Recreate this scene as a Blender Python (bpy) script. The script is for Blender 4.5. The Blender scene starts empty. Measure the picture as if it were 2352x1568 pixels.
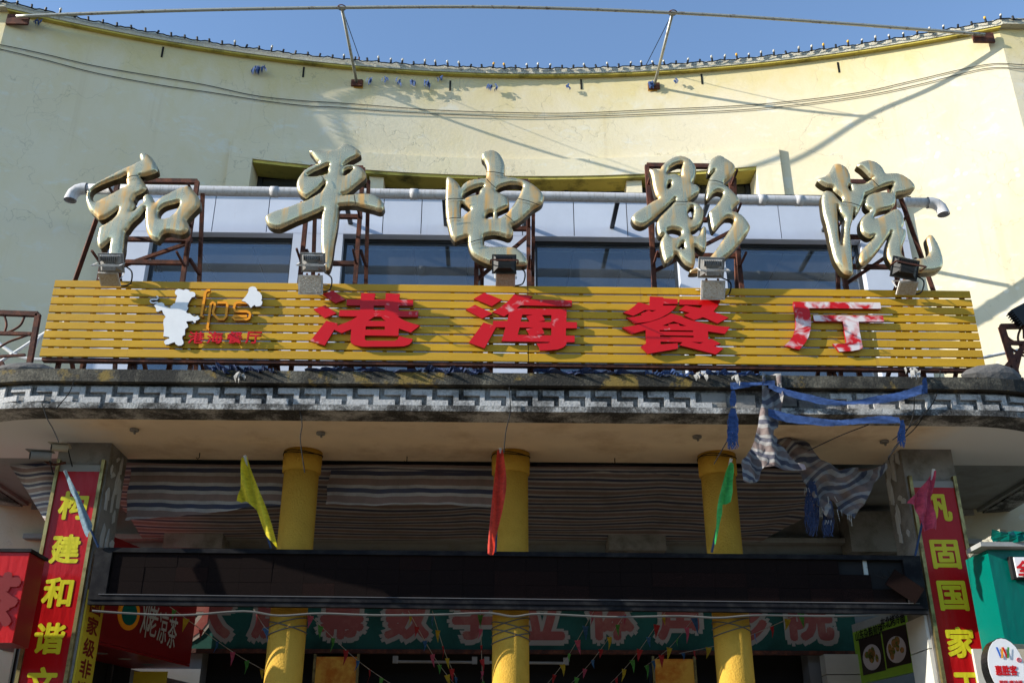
import bpy, bmesh, math, random
import numpy as np
from mathutils import Vector, Matrix
from mathutils.geometry import tessellate_polygon, delaunay_2d_cdt
random.seed(7)
PI = math.pi
scene = bpy.context.scene
COL = scene.collection

# ------------------------------------------------------------------ camera
FOC = 2350.0; PITCH = math.radians(24.566); YAW = math.radians(1.4)
CAM = Vector((-0.25, 0.0, 1.6))
FW = Vector((math.sin(YAW)*math.cos(PITCH), math.cos(YAW)*math.cos(PITCH), math.sin(PITCH)))
RT = Vector((math.cos(YAW), -math.sin(YAW), 0)); UP = RT.cross(FW)
cd = bpy.data.cameras.new('camera'); cam = bpy.data.objects.new('camera', cd); COL.objects.link(cam)
cd.sensor_width = 36; cd.lens = 36*FOC/2352; cd.clip_end = 3000; cd.clip_start = .05
m = Matrix((RT, UP, -FW)).transposed().to_4x4(); m.translation = CAM
cam.matrix_world = m; scene.camera = cam

# ------------------------------------------------------------------ light
SUN_AZ, SUN_EL = math.radians(14.0), math.radians(22.5)
LD = Vector((math.cos(SUN_AZ)*math.cos(SUN_EL), math.sin(SUN_AZ)*math.cos(SUN_EL), -math.sin(SUN_EL)))
w = bpy.data.worlds.new('World'); scene.world = w; w.use_nodes = True
nt = w.node_tree; bg = nt.nodes['Background']
sky = nt.nodes.new('ShaderNodeTexSky'); sky.sky_type = 'NISHITA'; sky.sun_disc = False
sky.sun_elevation = SUN_EL; sky.sun_rotation = math.atan2(-LD.x, -LD.y)
sky.air_density = 1.0; sky.dust_density = 0.15; sky.ozone_density = 2.6; sky.altitude = 50
nt.links.new(sky.outputs[0], bg.inputs[0]); bg.inputs[1].default_value = 0.15
sd = bpy.data.lights.new('sun', 'SUN'); sd.energy = 4.5; sd.angle = math.radians(.5); sd.color = (1, .93, .82)
so = bpy.data.objects.new('sun', sd); COL.objects.link(so); so.rotation_euler = LD.to_track_quat('-Z', 'Y').to_euler()
so.location = (-20, -5, 20)
vs = scene.view_settings; vs.view_transform = 'Standard'; vs.look = 'None'; vs.gamma = 1; vs.use_curve_mapping = False
vs.exposure = 0.88
scene.cycles.max_bounces = 6; scene.cycles.diffuse_bounces = 4; scene.cycles.transparent_max_bounces = 8

# ------------------------------------------------------------------ pixel-to-place helpers (survey of the facade)
def ray(px, py): return FW*FOC + RT*(px-1176) + UP*(784-py)
def V(px, py, Y):                       # point of the facade plane at distance Y
    r = ray(px, py); return CAM + r*((Y-CAM.y)/r.y)
def VZ(px, py, Z):
    r = ray(px, py); return CAM + r*((Z-CAM.z)/r.z)
YM, RW = 13.4, 20.5                     # curved wall: deepest point and radius
def wallY(x, off=0.0): return (YM-RW) + math.sqrt((RW-off)**2 - x*x)
def VW(px, py, off=0.0):                # point on the curved wall, off metres in front of it
    r = ray(px, py); ox, oy = CAM.x, CAM.y-(YM-RW); R = RW-off
    a = r.x**2+r.y**2; b = ox*r.x+oy*r.y; c = ox*ox+oy*oy-R*R
    p = CAM + r*((-b+math.sqrt(b*b-a*c))/a)
    if abs(p.x) > 7.45: p = V(px, py, wallY(7.45, off))
    return p
S = 1.74150                             # survey sheets were drawn at this scale
def C(o, s, pts): return [((o[0]+x/s)/S, (o[1]+y/s)/S) for x, y in pts]

# ------------------------------------------------------------------ materials
def newmat(name):
    m = bpy.data.materials.new(name); m.use_nodes = True
    return m, m.node_tree, m.node_tree.nodes['Principled BSDF']
def N(nt, t, **k):
    n = nt.nodes.new(t)
    for a, v in k.items():
        if a in n.inputs: n.inputs[a].default_value = v
        else: setattr(n, a, v)
    return n
def pos(nt, scale=(1, 1, 1)):
    g = N(nt, 'ShaderNodeNewGeometry'); mp = N(nt, 'ShaderNodeMapping'); mp.inputs['Scale'].default_value = scale
    nt.links.new(g.outputs['Position'], mp.inputs['Vector']); return mp.outputs[0]
def noise(nt, vec, scale, detail=6, rough=.6, dist=0):
    n = N(nt, 'ShaderNodeTexNoise'); n.inputs['Scale'].default_value = scale; n.inputs['Detail'].default_value = detail
    n.inputs['Roughness'].default_value = rough; n.inputs['Distortion'].default_value = dist
    nt.links.new(vec, n.inputs['Vector']); return n.outputs[0]
def ramp(nt, fac, stops, interp='LINEAR'):
    r = N(nt, 'ShaderNodeValToRGB'); r.color_ramp.interpolation = interp
    e = r.color_ramp.elements
    while len(e) < len(stops): e.new(.5)
    for i, (p, c) in enumerate(stops):
        e[i].position = p; e[i].color = (c, c, c, 1) if isinstance(c, (int, float)) else (*c, 1)
    nt.links.new(fac, r.inputs[0]); return r.outputs[0]
def mixc(nt, fac, a, b, mode='MIX'):
    m = N(nt, 'ShaderNodeMix', data_type='RGBA', blend_type=mode)
    for s, v in ((0, fac), (6, a), (7, b)):
        if isinstance(v, (int, float)): m.inputs[s].default_value = v
        elif isinstance(v, tuple): m.inputs[s].default_value = (*v, 1)
        else: nt.links.new(v, m.inputs[s])
    return m.outputs[2]
def math_(nt, op, a, b=0.0):
    m = N(nt, 'ShaderNodeMath', operation=op)
    for i, v in enumerate((a, b)):
        if isinstance(v, (int, float)): m.inputs[i].default_value = v
        else: nt.links.new(v, m.inputs[i])
    return m.outputs[0]
def bump(nt, b, h, strength=.3, dist=.01):
    n = N(nt, 'ShaderNodeBump'); n.inputs['Strength'].default_value = strength; n.inputs['Distance'].default_value = dist
    nt.links.new(h, n.inputs['Height']); nt.links.new(n.outputs[0], b.inputs['Normal'])
def lk(nt, o, i): nt.links.new(o, i)

def simple(name, c, rough=.6, metal=0, dirt=None, dscale=3, dlo=.45, dhi=.7, bs=0, bscale=60, spec=.25, streak=False, trans=0):
    """paint or metal with dirt patches (or vertical run-off streaks) and a fine relief"""
    m, nt, b = newmat(name)
    b.inputs['Roughness'].default_value = rough; b.inputs['Metallic'].default_value = metal
    b.inputs['Specular IOR Level'].default_value = spec
    p = pos(nt); c2 = tuple(v*.86 for v in c)
    col = mixc(nt, noise(nt, p, dscale*2.3, 4), c2, tuple(min(1, v*1.1) for v in c))
    oi = N(nt, 'ShaderNodeObjectInfo'); rv = math_(nt, 'MULTIPLY', oi.outputs['Random'], .14)
    col = mixc(nt, rv, col, tuple(v*.5 for v in c))
    if dirt:
        pd = pos(nt, (6, 6, .5)) if streak else p
        f = ramp(nt, noise(nt, pd, dscale, 7, .65), [(dlo, 0.0), (dhi, 1.0)])
        col = mixc(nt, f, col, dirt)
        lk(nt, ramp(nt, f, [(0, rough), (1, min(1, rough+.3))]), b.inputs['Roughness'])
    lk(nt, col, b.inputs['Base Color'])
    if bs: bump(nt, b, noise(nt, p, bscale, 5), bs, .01)
    if trans: b.inputs['Transmission Weight'].default_value = 0
    return m

def wall_mat(name, base, pale, deep, crack=True):
    m, nt, b = newmat(name); b.inputs['Roughness'].default_value = .85
    p = pos(nt)
    big = noise(nt, p, .55, 6, .6)
    med = noise(nt, pos(nt, (1, 1, .55)), 1.7, 8, .65, .4)
    col = mixc(nt, ramp(nt, big, [(.38, 0.0), (.62, 1.0)]), base, pale)
    col = mixc(nt, math_(nt, 'MULTIPLY', ramp(nt, med, [(.5, 0.0), (.72, 1.0)]), .30), col, deep)
    # whitewash worn patches
    wp = ramp(nt, noise(nt, pos(nt, (1, 1, 1.6)), 2.6, 9, .7, .6), [(.56, 0.0), (.66, 1.0)])
    col = mixc(nt, math_(nt, 'MULTIPLY', wp, .4), col, (.72, .74, .70))
    # rust and water run-off
    st = ramp(nt, noise(nt, pos(nt, (5, 5, .22)), 1.4, 5, .5), [(.62, 0.0), (.74, 1.0)])
    col = mixc(nt, math_(nt, 'MULTIPLY', st, .16), col, (.42, .30, .13))
    # faded yellow band of first coat under the coping
    g = N(nt, 'ShaderNodeNewGeometry'); sx = N(nt, 'ShaderNodeSeparateXYZ'); lk(nt, g.outputs['Position'], sx.inputs[0])
    zz = math_(nt, 'ADD', sx.outputs[2], math_(nt, 'MULTIPLY', math_(nt, 'SUBTRACT', med, .5), 1.6))
    band = ramp(nt, math_(nt, 'SUBTRACT', zz, 11.75), [(0.0, 0.0), (.55, 1.0)])
    col = mixc(nt, math_(nt, 'MULTIPLY', band, .62), col, deep)
    if crack:
        wv = N(nt, 'ShaderNodeVectorMath', operation='ADD')
        nz = N(nt, 'ShaderNodeTexNoise'); nz.inputs['Scale'].default_value = 2.5; nz.inputs['Detail'].default_value = 5
        lk(nt, p, nz.inputs['Vector'])
        sc = N(nt, 'ShaderNodeVectorMath', operation='SCALE'); sc.inputs['Scale'].default_value = .9
        lk(nt, nz.outputs['Color'], sc.inputs[0]); lk(nt, p, wv.inputs[0]); lk(nt, sc.outputs[0], wv.inputs[1])
        vo = N(nt, 'ShaderNodeTexVoronoi', feature='DISTANCE_TO_EDGE'); vo.inputs['Scale'].default_value = .95
        lk(nt, wv.outputs[0], vo.inputs['Vector'])
        cr = ramp(nt, vo.outputs['Distance'], [(0.0, 1.0), (.007, 0.0)])
        mk = ramp(nt, noise(nt, p, .9, 3), [(.42, 0.0), (.55, 1.0)])
        f = math_(nt, 'MULTIPLY', cr, mk)
        vo2 = N(nt, 'ShaderNodeTexVoronoi', feature='DISTANCE_TO_EDGE'); vo2.inputs['Scale'].default_value = 3.4
        lk(nt, wv.outputs[0], vo2.inputs['Vector'])
        cr2 = ramp(nt, vo2.outputs['Distance'], [(0.0, .6), (.012, 0.0)])
        mk2 = ramp(nt, noise(nt, p, .8, 3), [(.55, 0.0), (.62, 1.0)])
        f2 = math_(nt, 'MAXIMUM', f, math_(nt, 'MULTIPLY', cr2, mk2))
        col = mixc(nt, math_(nt, 'MULTIPLY', f2, .42), col, (.25, .23, .16))
        # old pointing lines of the block courses, chipped
        hl = math_(nt, 'ABSOLUTE', math_(nt, 'SUBTRACT', math_(nt, 'FRACT', math_(nt, 'MULTIPLY', zz, .55)), .5))
        # drill holes / pock marks on the right side
        vo3 = N(nt, 'ShaderNodeTexVoronoi'); vo3.inputs['Scale'].default_value = 5.5; lk(nt, p, vo3.inputs['Vector'])
        dots = ramp(nt, vo3.outputs['Distance'], [(.16, 1.0), (.24, 0.0)])
        mx = ramp(nt, math_(nt, 'SUBTRACT', sx.outputs[0], 5.6), [(0.0, 0.0), (.3, 1.0), (1.0, 1.0)])
        mz = ramp(nt, math_(nt, 'SUBTRACT', sx.outputs[2], 10.7), [(0.0, 1.0), (.3, 0.0)])
        mn = ramp(nt, noise(nt, p, 1.3, 2), [(.48, 0.0), (.52, 1.0)])
        dm = math_(nt, 'MULTIPLY', math_(nt, 'MULTIPLY', dots, mx), math_(nt, 'MULTIPLY', mz, mn))
        col = mixc(nt, math_(nt, 'MULTIPLY', dm, .5), col, (.80, .78, .66))
        hh = math_(nt, 'SUBTRACT', math_(nt, 'SUBTRACT', noise(nt, p, 18, 8, .6), math_(nt, 'MULTIPLY', f2, .8)), math_(nt, 'MULTIPLY', dm, .7))
    else: hh = noise(nt, p, 18, 8, .6)
    lk(nt, col, b.inputs['Base Color'])
    bump(nt, b, hh, .28, .012)
    return m

def mould_mat(name, paint, mould, lo, hi, moss=None, scale=2.2):
    m, nt, b = newmat(name); b.inputs['Roughness'].default_value = .92
    p = pos(nt)
    n1 = noise(nt, p, scale, 10, .72, .3); n2 = noise(nt, p, 45, 6, .7)
    f = math_(nt, 'ADD', n1, math_(nt, 'MULTIPLY', math_(nt, 'SUBTRACT', n2, .5), .35))
    col = mixc(nt, ramp(nt, f, [(lo, 0.0), (hi, 1.0)]), paint, mould)
    col = mixc(nt, math_(nt, 'MULTIPLY', ramp(nt, n2, [(.45, 0.0), (.7, 1.0)]), .5), col, tuple(v*.5 for v in paint))
    if moss:
        col = mixc(nt, ramp(nt, noise(nt, p, 3.1, 8, .7), [(.55, 0.0), (.63, .85)]), col, moss)
    lk(nt, col, b.inputs['Base Color']); bump(nt, b, n2, .7, .02)
    return m

def rust_mat():
    m, nt, b = newmat('rusty steel'); b.inputs['Roughness'].default_value = .85
    p = pos(nt); n1 = noise(nt, p, 9, 9, .7)
    col = ramp(nt, n1, [(.3, (.016, .008, .006)), (.5, (.075, .022, .012)), (.66, (.17, .05, .02)), (.8, (.30, .13, .05))])
    lk(nt, col, b.inputs['Base Color']); bump(nt, b, noise(nt, p, 70, 5), .6, .006); return m

def gold_mat():
    m, nt, b = newmat('gold plated steel'); b.inputs['Metallic'].default_value = .6
    p = pos(nt)
    st = ramp(nt, noise(nt, pos(nt, (4.6, 1, .30)), 2.4, 5, .55, .1), [(.48, 0.0), (.60, 1.0)])
    st = math_(nt, 'MULTIPLY', st, ramp(nt, noise(nt, p, 5, 5), [(.35, .2), (.6, 1.0)]))
    col = mixc(nt, noise(nt, p, 2.5, 4), (.52, .47, .30), (.58, .53, .35))
    col = mixc(nt, math_(nt, 'MULTIPLY', st, .9), col, (.62, .34, .10))
    lk(nt, col, b.inputs['Base Color'])
    r = ramp(nt, noise(nt, p, 14, 8, .7), [(.35, .20), (.7, .34)])
    r = math_(nt, 'ADD', r, math_(nt, 'MULTIPLY', st, .25)); lk(nt, r, b.inputs['Roughness'])
    lk(nt, math_(nt, 'SUBTRACT', .66, math_(nt, 'MULTIPLY', st, .35)), b.inputs['Metallic'])
    h = math_(nt, 'ADD', noise(nt, p, 4, 2, .5), math_(nt, 'MULTIPLY', noise(nt, p, 45, 4, .6), .02))
    bump(nt, b, h, .35, .02); return m

def slat_mat():
    m, nt, b = newmat('ochre enamelled slat'); b.inputs['Roughness'].default_value = .55; b.inputs['Specular IOR Level'].default_value = .25
    p = pos(nt)
    col = mixc(nt, ramp(nt, noise(nt, pos(nt, (.5, 1, 3)), 2.2, 6, .6), [(.35, 0.0), (.7, 1.0)]), (.50, .275, .009), (.60, .34, .015))
    col = mixc(nt, math_(nt, 'MULTIPLY', ramp(nt, noise(nt, pos(nt, (7, 1, .5)), 2, 6, .65), [(.63, 0.0), (.74, 1.0)]), .6), col, (.22, .08, .03))
    col = mixc(nt, math_(nt, 'MULTIPLY', ramp(nt, noise(nt, p, 26, 8, .75), [(.62, 0.0), (.72, 1.0)]), .5), col, (.20, .12, .05))
    oi = N(nt, 'ShaderNodeObjectInfo'); col = mixc(nt, math_(nt, 'MULTIPLY', oi.outputs['Random'], .35), col, (.40, .24, .04))
    lk(nt, col, b.inputs['Base Color']); bump(nt, b, noise(nt, pos(nt, (1, 1, 4)), 3, 4), .3, .012); return m

def redchar_mat(name, lo, hi, soft=.06):
    m, nt, b = newmat(name); b.inputs['Roughness'].default_value = .3; b.inputs['Specular IOR Level'].default_value = .3
    p = pos(nt)
    f = ramp(nt, noise(nt, pos(nt, (1, 1, 1.3)), 6.5, 3, .5, .5), [(lo, 0.0), (hi, 1.0)])
    col = mixc(nt, f, (.56, .006, .008), (.74, .66, .64))
    lk(nt, col, b.inputs['Base Color']); bump(nt, b, noise(nt, p, 5, 2), .1, .02); return m

def stripe_mat(name, period, horiz=True, dim=1.0, coords=None, warp=.25):
    """woven red, white and blue tarpaulin: repeating bands measured across the cloth (uv.y)"""
    m, nt, b = newmat(name); b.inputs['Roughness'].default_value = .7
    uv = N(nt, 'ShaderNodeUVMap'); sp = N(nt, 'ShaderNodeSeparateXYZ'); lk(nt, uv.outputs[0], sp.inputs[0])
    n = noise(nt, uv.outputs[0], 2.5, 3); v = math_(nt, 'ADD', sp.outputs[1], math_(nt, 'MULTIPLY', math_(nt, 'SUBTRACT', n, .5), period*warp))
    fr = math_(nt, 'FRACT', math_(nt, 'DIVIDE', v, period))
    cr = (.35*dim, .35*dim, .35*dim); red = (.20*dim, .14*dim, .13*dim); blue = (.018*dim, .032*dim, .085*dim)
    col = ramp(nt, fr, [(0, blue), (.25, cr), (.44, red), (.81, cr)], 'CONSTANT')
    col = mixc(nt, ramp(nt, noise(nt, pos(nt), 3, 8, .7), [(.4, 0.0), (.8, .7)]), col, (.10, .09, .08))
    weave = noise(nt, pos(nt), 90, 2); col = mixc(nt, math_(nt, 'MULTIPLY', weave, .35), col, (.12, .10, .09))
    lk(nt, col, b.inputs['Base Color']); bump(nt, b, noise(nt, pos(nt), 9, 4), .4, .02)
    b.inputs['Subsurface Weight'].default_value = 0
    return m

def cloth_mat(name, c, sub=.35):
    m, nt, b = newmat(name); b.inputs['Roughness'].default_value = .8
    lk(nt, mixc(nt, ramp(nt, noise(nt, pos(nt, (1, 1, 2.5)), 16, 7, .7), [(.35, 0.0), (.7, 1.0)]), tuple(v*.6 for v in c), tuple(min(1, v*1.35+.02) for v in c)), b.inputs['Base Color']); bump(nt, b, noise(nt, pos(nt), 22, 4), .5, .012)
    tr = N(nt, 'ShaderNodeBsdfTranslucent'); tr.inputs[0].default_value = (*c, 1)
    mx = N(nt, 'ShaderNodeMixShader'); mx.inputs[0].default_value = sub
    out = nt.nodes['Material Output']
    lk(nt, b.outputs[0], mx.inputs[1]); lk(nt, tr.outputs[0], mx.inputs[2]); lk(nt, mx.outputs[0], out.inputs[0])
    return m

def glass_mat(name='tinted window glass', tint=(.80, .87, .93)):
    m, nt, b = newmat(name)
    gl = N(nt, 'ShaderNodeBsdfGlossy'); gl.inputs['Roughness'].default_value = .01; gl.inputs[0].default_value = (.62, .68, .74, 1)
    tr = N(nt, 'ShaderNodeBsdfTransparent'); tr.inputs[0].default_value = (*tint, 1)
    df = N(nt, 'ShaderNodeBsdfDiffuse'); df.inputs[0].default_value = (.28, .30, .32, 1)
    fr = N(nt, 'ShaderNodeFresnel'); fr.inputs['IOR'].default_value = 1.6
    f = math_(nt, 'ADD', fr.outputs[0], .06)
    m1 = N(nt, 'ShaderNodeMixShader'); lk(nt, ramp(nt, noise(nt, pos(nt, (1, 1, .3)), 2, 6), [(.3, .07), (.8, .22)]), m1.inputs[0])
    lk(nt, tr.outputs[0], m1.inputs[1]); lk(nt, df.outputs[0], m1.inputs[2])
    m2 = N(nt, 'ShaderNodeMixShader'); lk(nt, f, m2.inputs[0]); lk(nt, m1.outputs[0], m2.inputs[1]); lk(nt, gl.outputs[0], m2.inputs[2])
    lk(nt, m2.outputs[0], nt.nodes['Material Output'].inputs[0]); nt.nodes.remove(b)
    return m

def banner_mat(name, c, rough=.28):
    m, nt, b = newmat(name); b.inputs['Roughness'].default_value = rough; b.inputs['Specular IOR Level'].default_value = .22
    p = pos(nt); lk(nt, mixc(nt, noise(nt, p, 3, 4), tuple(v*.85 for v in c), c), b.inputs['Base Color'])
    bump(nt, b, math_(nt, 'ADD', noise(nt, pos(nt, (3, 1, 1)), 1.6, 3), math_(nt, 'MULTIPLY', noise(nt, p, 30, 3), .04)), .5, .03); return m

M = {}
M['wall'] = wall_mat('pale yellow plaster', (.70, .61, .41), (.72, .65, .47), (.64, .53, .22))
M['wallband'] = wall_mat('pale yellow plaster band', (.71, .62, .42), (.74, .67, .48), (.64, .55, .22), True)
M['yellow'] = simple('old yellow paint', (.56, .46, .10), .8, dirt=(.10, .09, .03), dlo=.5, dhi=.72, bs=.3, bscale=30)
M['coping'] = mould_mat('weathered coping', (.58, .55, .44), (.06, .055, .045), .58, .72, scale=3.5)
M['fascia'] = mould_mat('mouldy white fascia', (.48, .48, .46), (.016, .015, .013), .38, .54)
M['fasciatop'] = mould_mat('mossy concrete ledge', (.13, .12, .09), (.010, .010, .008), .34, .52, moss=(.22, .15, .03))
M['fretfield'] = mould_mat('mouldy shade-darkened fret ground', (.30, .30, .29), (.016, .015, .014), .40, .58)  # mould, plus the relief's own shadows put into a darker ground colour
M['fret'] = mould_mat('white fret relief', (.45, .45, .44), (.035, .033, .03), .47, .68)
M['soffit'] = simple('beige plaster soffit', (.82, .66, .46), .85, dirt=(.50, .34, .20), dscale=1.4, dlo=.5, dhi=.8, bs=.25, bscale=50)
def _ends(m):      # soffit colour turns pale grey past the pillars
    nt = m.node_tree; b = nt.nodes['Principled BSDF']; src = b.inputs['Base Color'].links[0].from_socket
    g = N(nt, 'ShaderNodeNewGeometry'); sx = N(nt, 'ShaderNodeSeparateXYZ'); lk(nt, g.outputs['Position'], sx.inputs[0])
    a = math_(nt, 'ADD', math_(nt, 'ABSOLUTE', sx.outputs[0]), math_(nt, 'MULTIPLY', noise(nt, pos(nt), 1.5, 5), .8))
    lk(nt, mixc(nt, ramp(nt, math_(nt, 'SUBTRACT', a, 4.35), [(0.0, 0.0), (.5, 1.0)]), src, (.66, .66, .64)), b.inputs['Base Color'])
_ends(M['soffit'])
M['whiteplaster'] = simple('greyish white plaster', (.30, .31, .30), .85, dirt=(.20, .19, .17), dscale=2, dlo=.5, dhi=.75, bs=.2)
M['concrete'] = simple('bare grey cement', (.26, .25, .23), .9, dirt=(.12, .11, .09), dscale=4, bs=.5)
M['column'] = simple('textured yellow column paint', (.58, .345, .05), .7, spec=.1, dirt=(.36, .21, .02), dscale=2.4, dlo=.5, dhi=.9, bs=1.0, bscale=55)
M['rust'] = rust_mat()
M['gold'] = gold_mat()
M['goldside'] = simple('shade-darkened brass return', (.10, .075, .03), .35, .8, dirt=(.05, .03, .012), dscale=9)  # dark colour stands in for the shade and dark reflection on the undersides
M['slat'] = slat_mat()
M['red1'] = redchar_mat('red acrylic', .62, .86)
M['red2'] = redchar_mat('red acrylic lightly faded', .72, .86)
M['red3'] = redchar_mat('red acrylic peeled to white', .44, .60)
M['redside'] = simple('red painted return', (.34, .01, .012), .4)
M['white'] = simple('white acrylic', (.80, .80, .79), .4)
M['whiteside'] = simple('brown edge board', (.16, .12, .10), .7)
M['orange'] = simple('orange enamel', (.90, .34, .015), .35)
M['orangeside'] = simple('dark orange return', (.38, .10, .01), .5)
M['alu'] = simple('grey white aluminium panel', (.54, .58, .67), .32, .0, dirt=(.40, .38, .38), dscale=1.2, dlo=.62, dhi=.85, streak=True)
M['aludark'] = simple('dark anodised frame', (.045, .05, .055), .45, .5)
M['glass'] = glass_mat()
M['darkglass'] = glass_mat('dark shop glass', (.2, .22, .23))
M['ceiltile'] = simple('office ceiling tile', (.74, .77, .78), .9)
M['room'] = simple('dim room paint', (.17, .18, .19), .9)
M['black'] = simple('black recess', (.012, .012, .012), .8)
M['pipe'] = simple('grey pvc drain', (.52, .52, .53), .4, dirt=(.30, .28, .26), dscale=5.0, dlo=.50, dhi=.74, streak=True)
M['pvc'] = simple('white pvc conduit', (.74, .74, .72), .4)
M['galv'] = simple('galvanised tube', (.42, .42, .37), .5, .6, dirt=(.13, .08, .04), dscale=14, dlo=.55, dhi=.7)
M['cable'] = simple('black cable', (.02, .02, .02), .8, spec=.1)
M['cablegrey'] = simple('grey steel cable', (.12, .12, .11), .7, spec=.2)
M['olive'] = simple('weathered wall cable', (.10, .09, .05), .8)
M['bulb'] = simple('clear bulb', (.55, .53, .47), .15)
M['bulby'] = simple('yellow bulb', (.75, .42, .05), .2)
M['socket'] = simple('black lamp socket', (.015, .015, .015), .5)
M['bluerag'] = cloth_mat('blue woven plastic', (.03, .08, .24), .15)
M['whiterag'] = cloth_mat('dirty white plastic', (.42, .41, .38), .3)
M['tarp'] = stripe_mat('striped tarpaulin', .175, dim=1.35, warp=.12)
M['tarpwide'] = stripe_mat('wide striped tarpaulin', .19, dim=1.5, warp=.12)
M['tarptorn'] = stripe_mat('torn striped tarpaulin', .19, dim=.72, warp=.9)
M['redban'] = banner_mat('red vinyl banner', (.42, .006, .008))
M['yelltr'] = banner_mat('yellow vinyl letter', (.62, .56, .02), .35)
M['brass'] = simple('brassy banner frame', (.38, .30, .12), .35, .8, dirt=(.10, .08, .04), dscale=8)
M['led'] = simple('led module face', (.008, .0055, .005), .8, dirt=(.016, .010, .009), dscale=160, dlo=.5, dhi=.6, spec=.04)
M['ledred'] = simple('reddish led module face', (.010, .006, .005), .8, dirt=(.024, .012, .011), dscale=160, dlo=.5, dhi=.6, spec=.04)
M['ledframe'] = simple('black cabinet trim', (.007, .007, .009), .6, 0, spec=.1, dirt=(.03, .03, .03), dscale=7)
M['greensign'] = simple('faded green vinyl', (.010, .075, .058), .7, dirt=(.01, .04, .03), dscale=2)
M['cream'] = simple('cream vinyl outline', (.30, .26, .22), .7)
M['fadedred'] = simple('faded red vinyl', (.25, .06, .05), .7, dirt=(.32, .15, .11), dscale=5, dlo=.5, dhi=.8)
M['redbox'] = banner_mat('red light box face', (.55, .012, .012), .3)
M['redbox2'] = simple('dark red fascia', (.22, .010, .012), .4)
M['dred'] = simple('dark red letter', (.20, .01, .01), .5)
M['yellowban'] = simple('yellow vertical sign', (.60, .45, .03), .5)
M['teal'] = banner_mat('teal light box face', (.0, .13, .10), .25)
M['orangeposter'] = simple('orange poster', (.62, .20, .02), .3, dirt=(.75, .42, .06), dscale=4, dlo=.45, dhi=.6)
M['lime'] = simple('lime menu board', (.26, .46, .04), .5)
M['photo'] = simple('dark menu photo', (.03, .02, .018), .5)
M['plate'] = simple('white plate print', (.55, .5, .5), .5)
M['food'] = simple('food print', (.40, .17, .05), .5, dirt=(.10, .16, .03), dscale=30, dlo=.48, dhi=.55)
M['tile'] = simple('cream wall tile', (.55, .54, .48), .3)
M['floodgrey'] = simple('grey cast housing', (.30, .30, .29), .5, .2, dirt=(.14, .12, .10), dscale=12)
M['floodwhite'] = simple('white flood housing', (.62, .62, .60), .45, dirt=(.4, .3, .2), dscale=12)
M['floodblack'] = simple('black flood housing', (.02, .02, .02), .45)
M['lens'] = simple('ribbed lamp lens', (.50, .47, .40), .2, dirt=(.30, .2, .12), dscale=60, bs=1, bscale=90)
M['cctv'] = simple('beige camera housing', (.42, .38, .30), .45)
M['stone'] = simple('broken concrete lump', (.12, .115, .11), .9, bs=1, bscale=25)
M['ground'] = simple('asphalt and paving', (.05, .047, .043), .9, dscale=1)
M['pave'] = simple('pale paving', (.25, .19, .125), .85, dscale=1)
M['town'] = simple('plain opposite facades', (.04, .045, .03), .9)
M['fyellow'] = cloth_mat('yellow flag cloth', (.72, .62, .02), .4)
M['fred'] = cloth_mat('red flag cloth', (.75, .06, .03), .4)
M['fgreen'] = cloth_mat('green flag cloth', (.08, .62, .16), .4)
M['fblue'] = cloth_mat('grey blue flag cloth', (.16, .26, .33), .3)
M['fpink'] = cloth_mat('dusky pink flag cloth', (.55, .06, .12), .3)
M['pgreen'] = cloth_mat('green pennant', (.07, .30, .05)); M['pred'] = cloth_mat('red pennant', (.40, .015, .02))
M['pblue'] = cloth_mat('blue pennant', (.03, .13, .32)); M['pyellow'] = cloth_mat('yellow pennant', (.50, .38, .02))
M['ppink'] = cloth_mat('pink pennant', (.50, .08, .16))
M['bluepole'] = simple('blue flag stick', (.02, .05, .13), .4)
M['flagtip'] = simple('white taped tip', (.6, .6, .58), .6)
M['peel'] = simple('peeled plaster patch', (.50, .51, .50), .9)
M['ruststain'] = simple('rust stain', (.42, .20, .03), .9)

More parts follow.
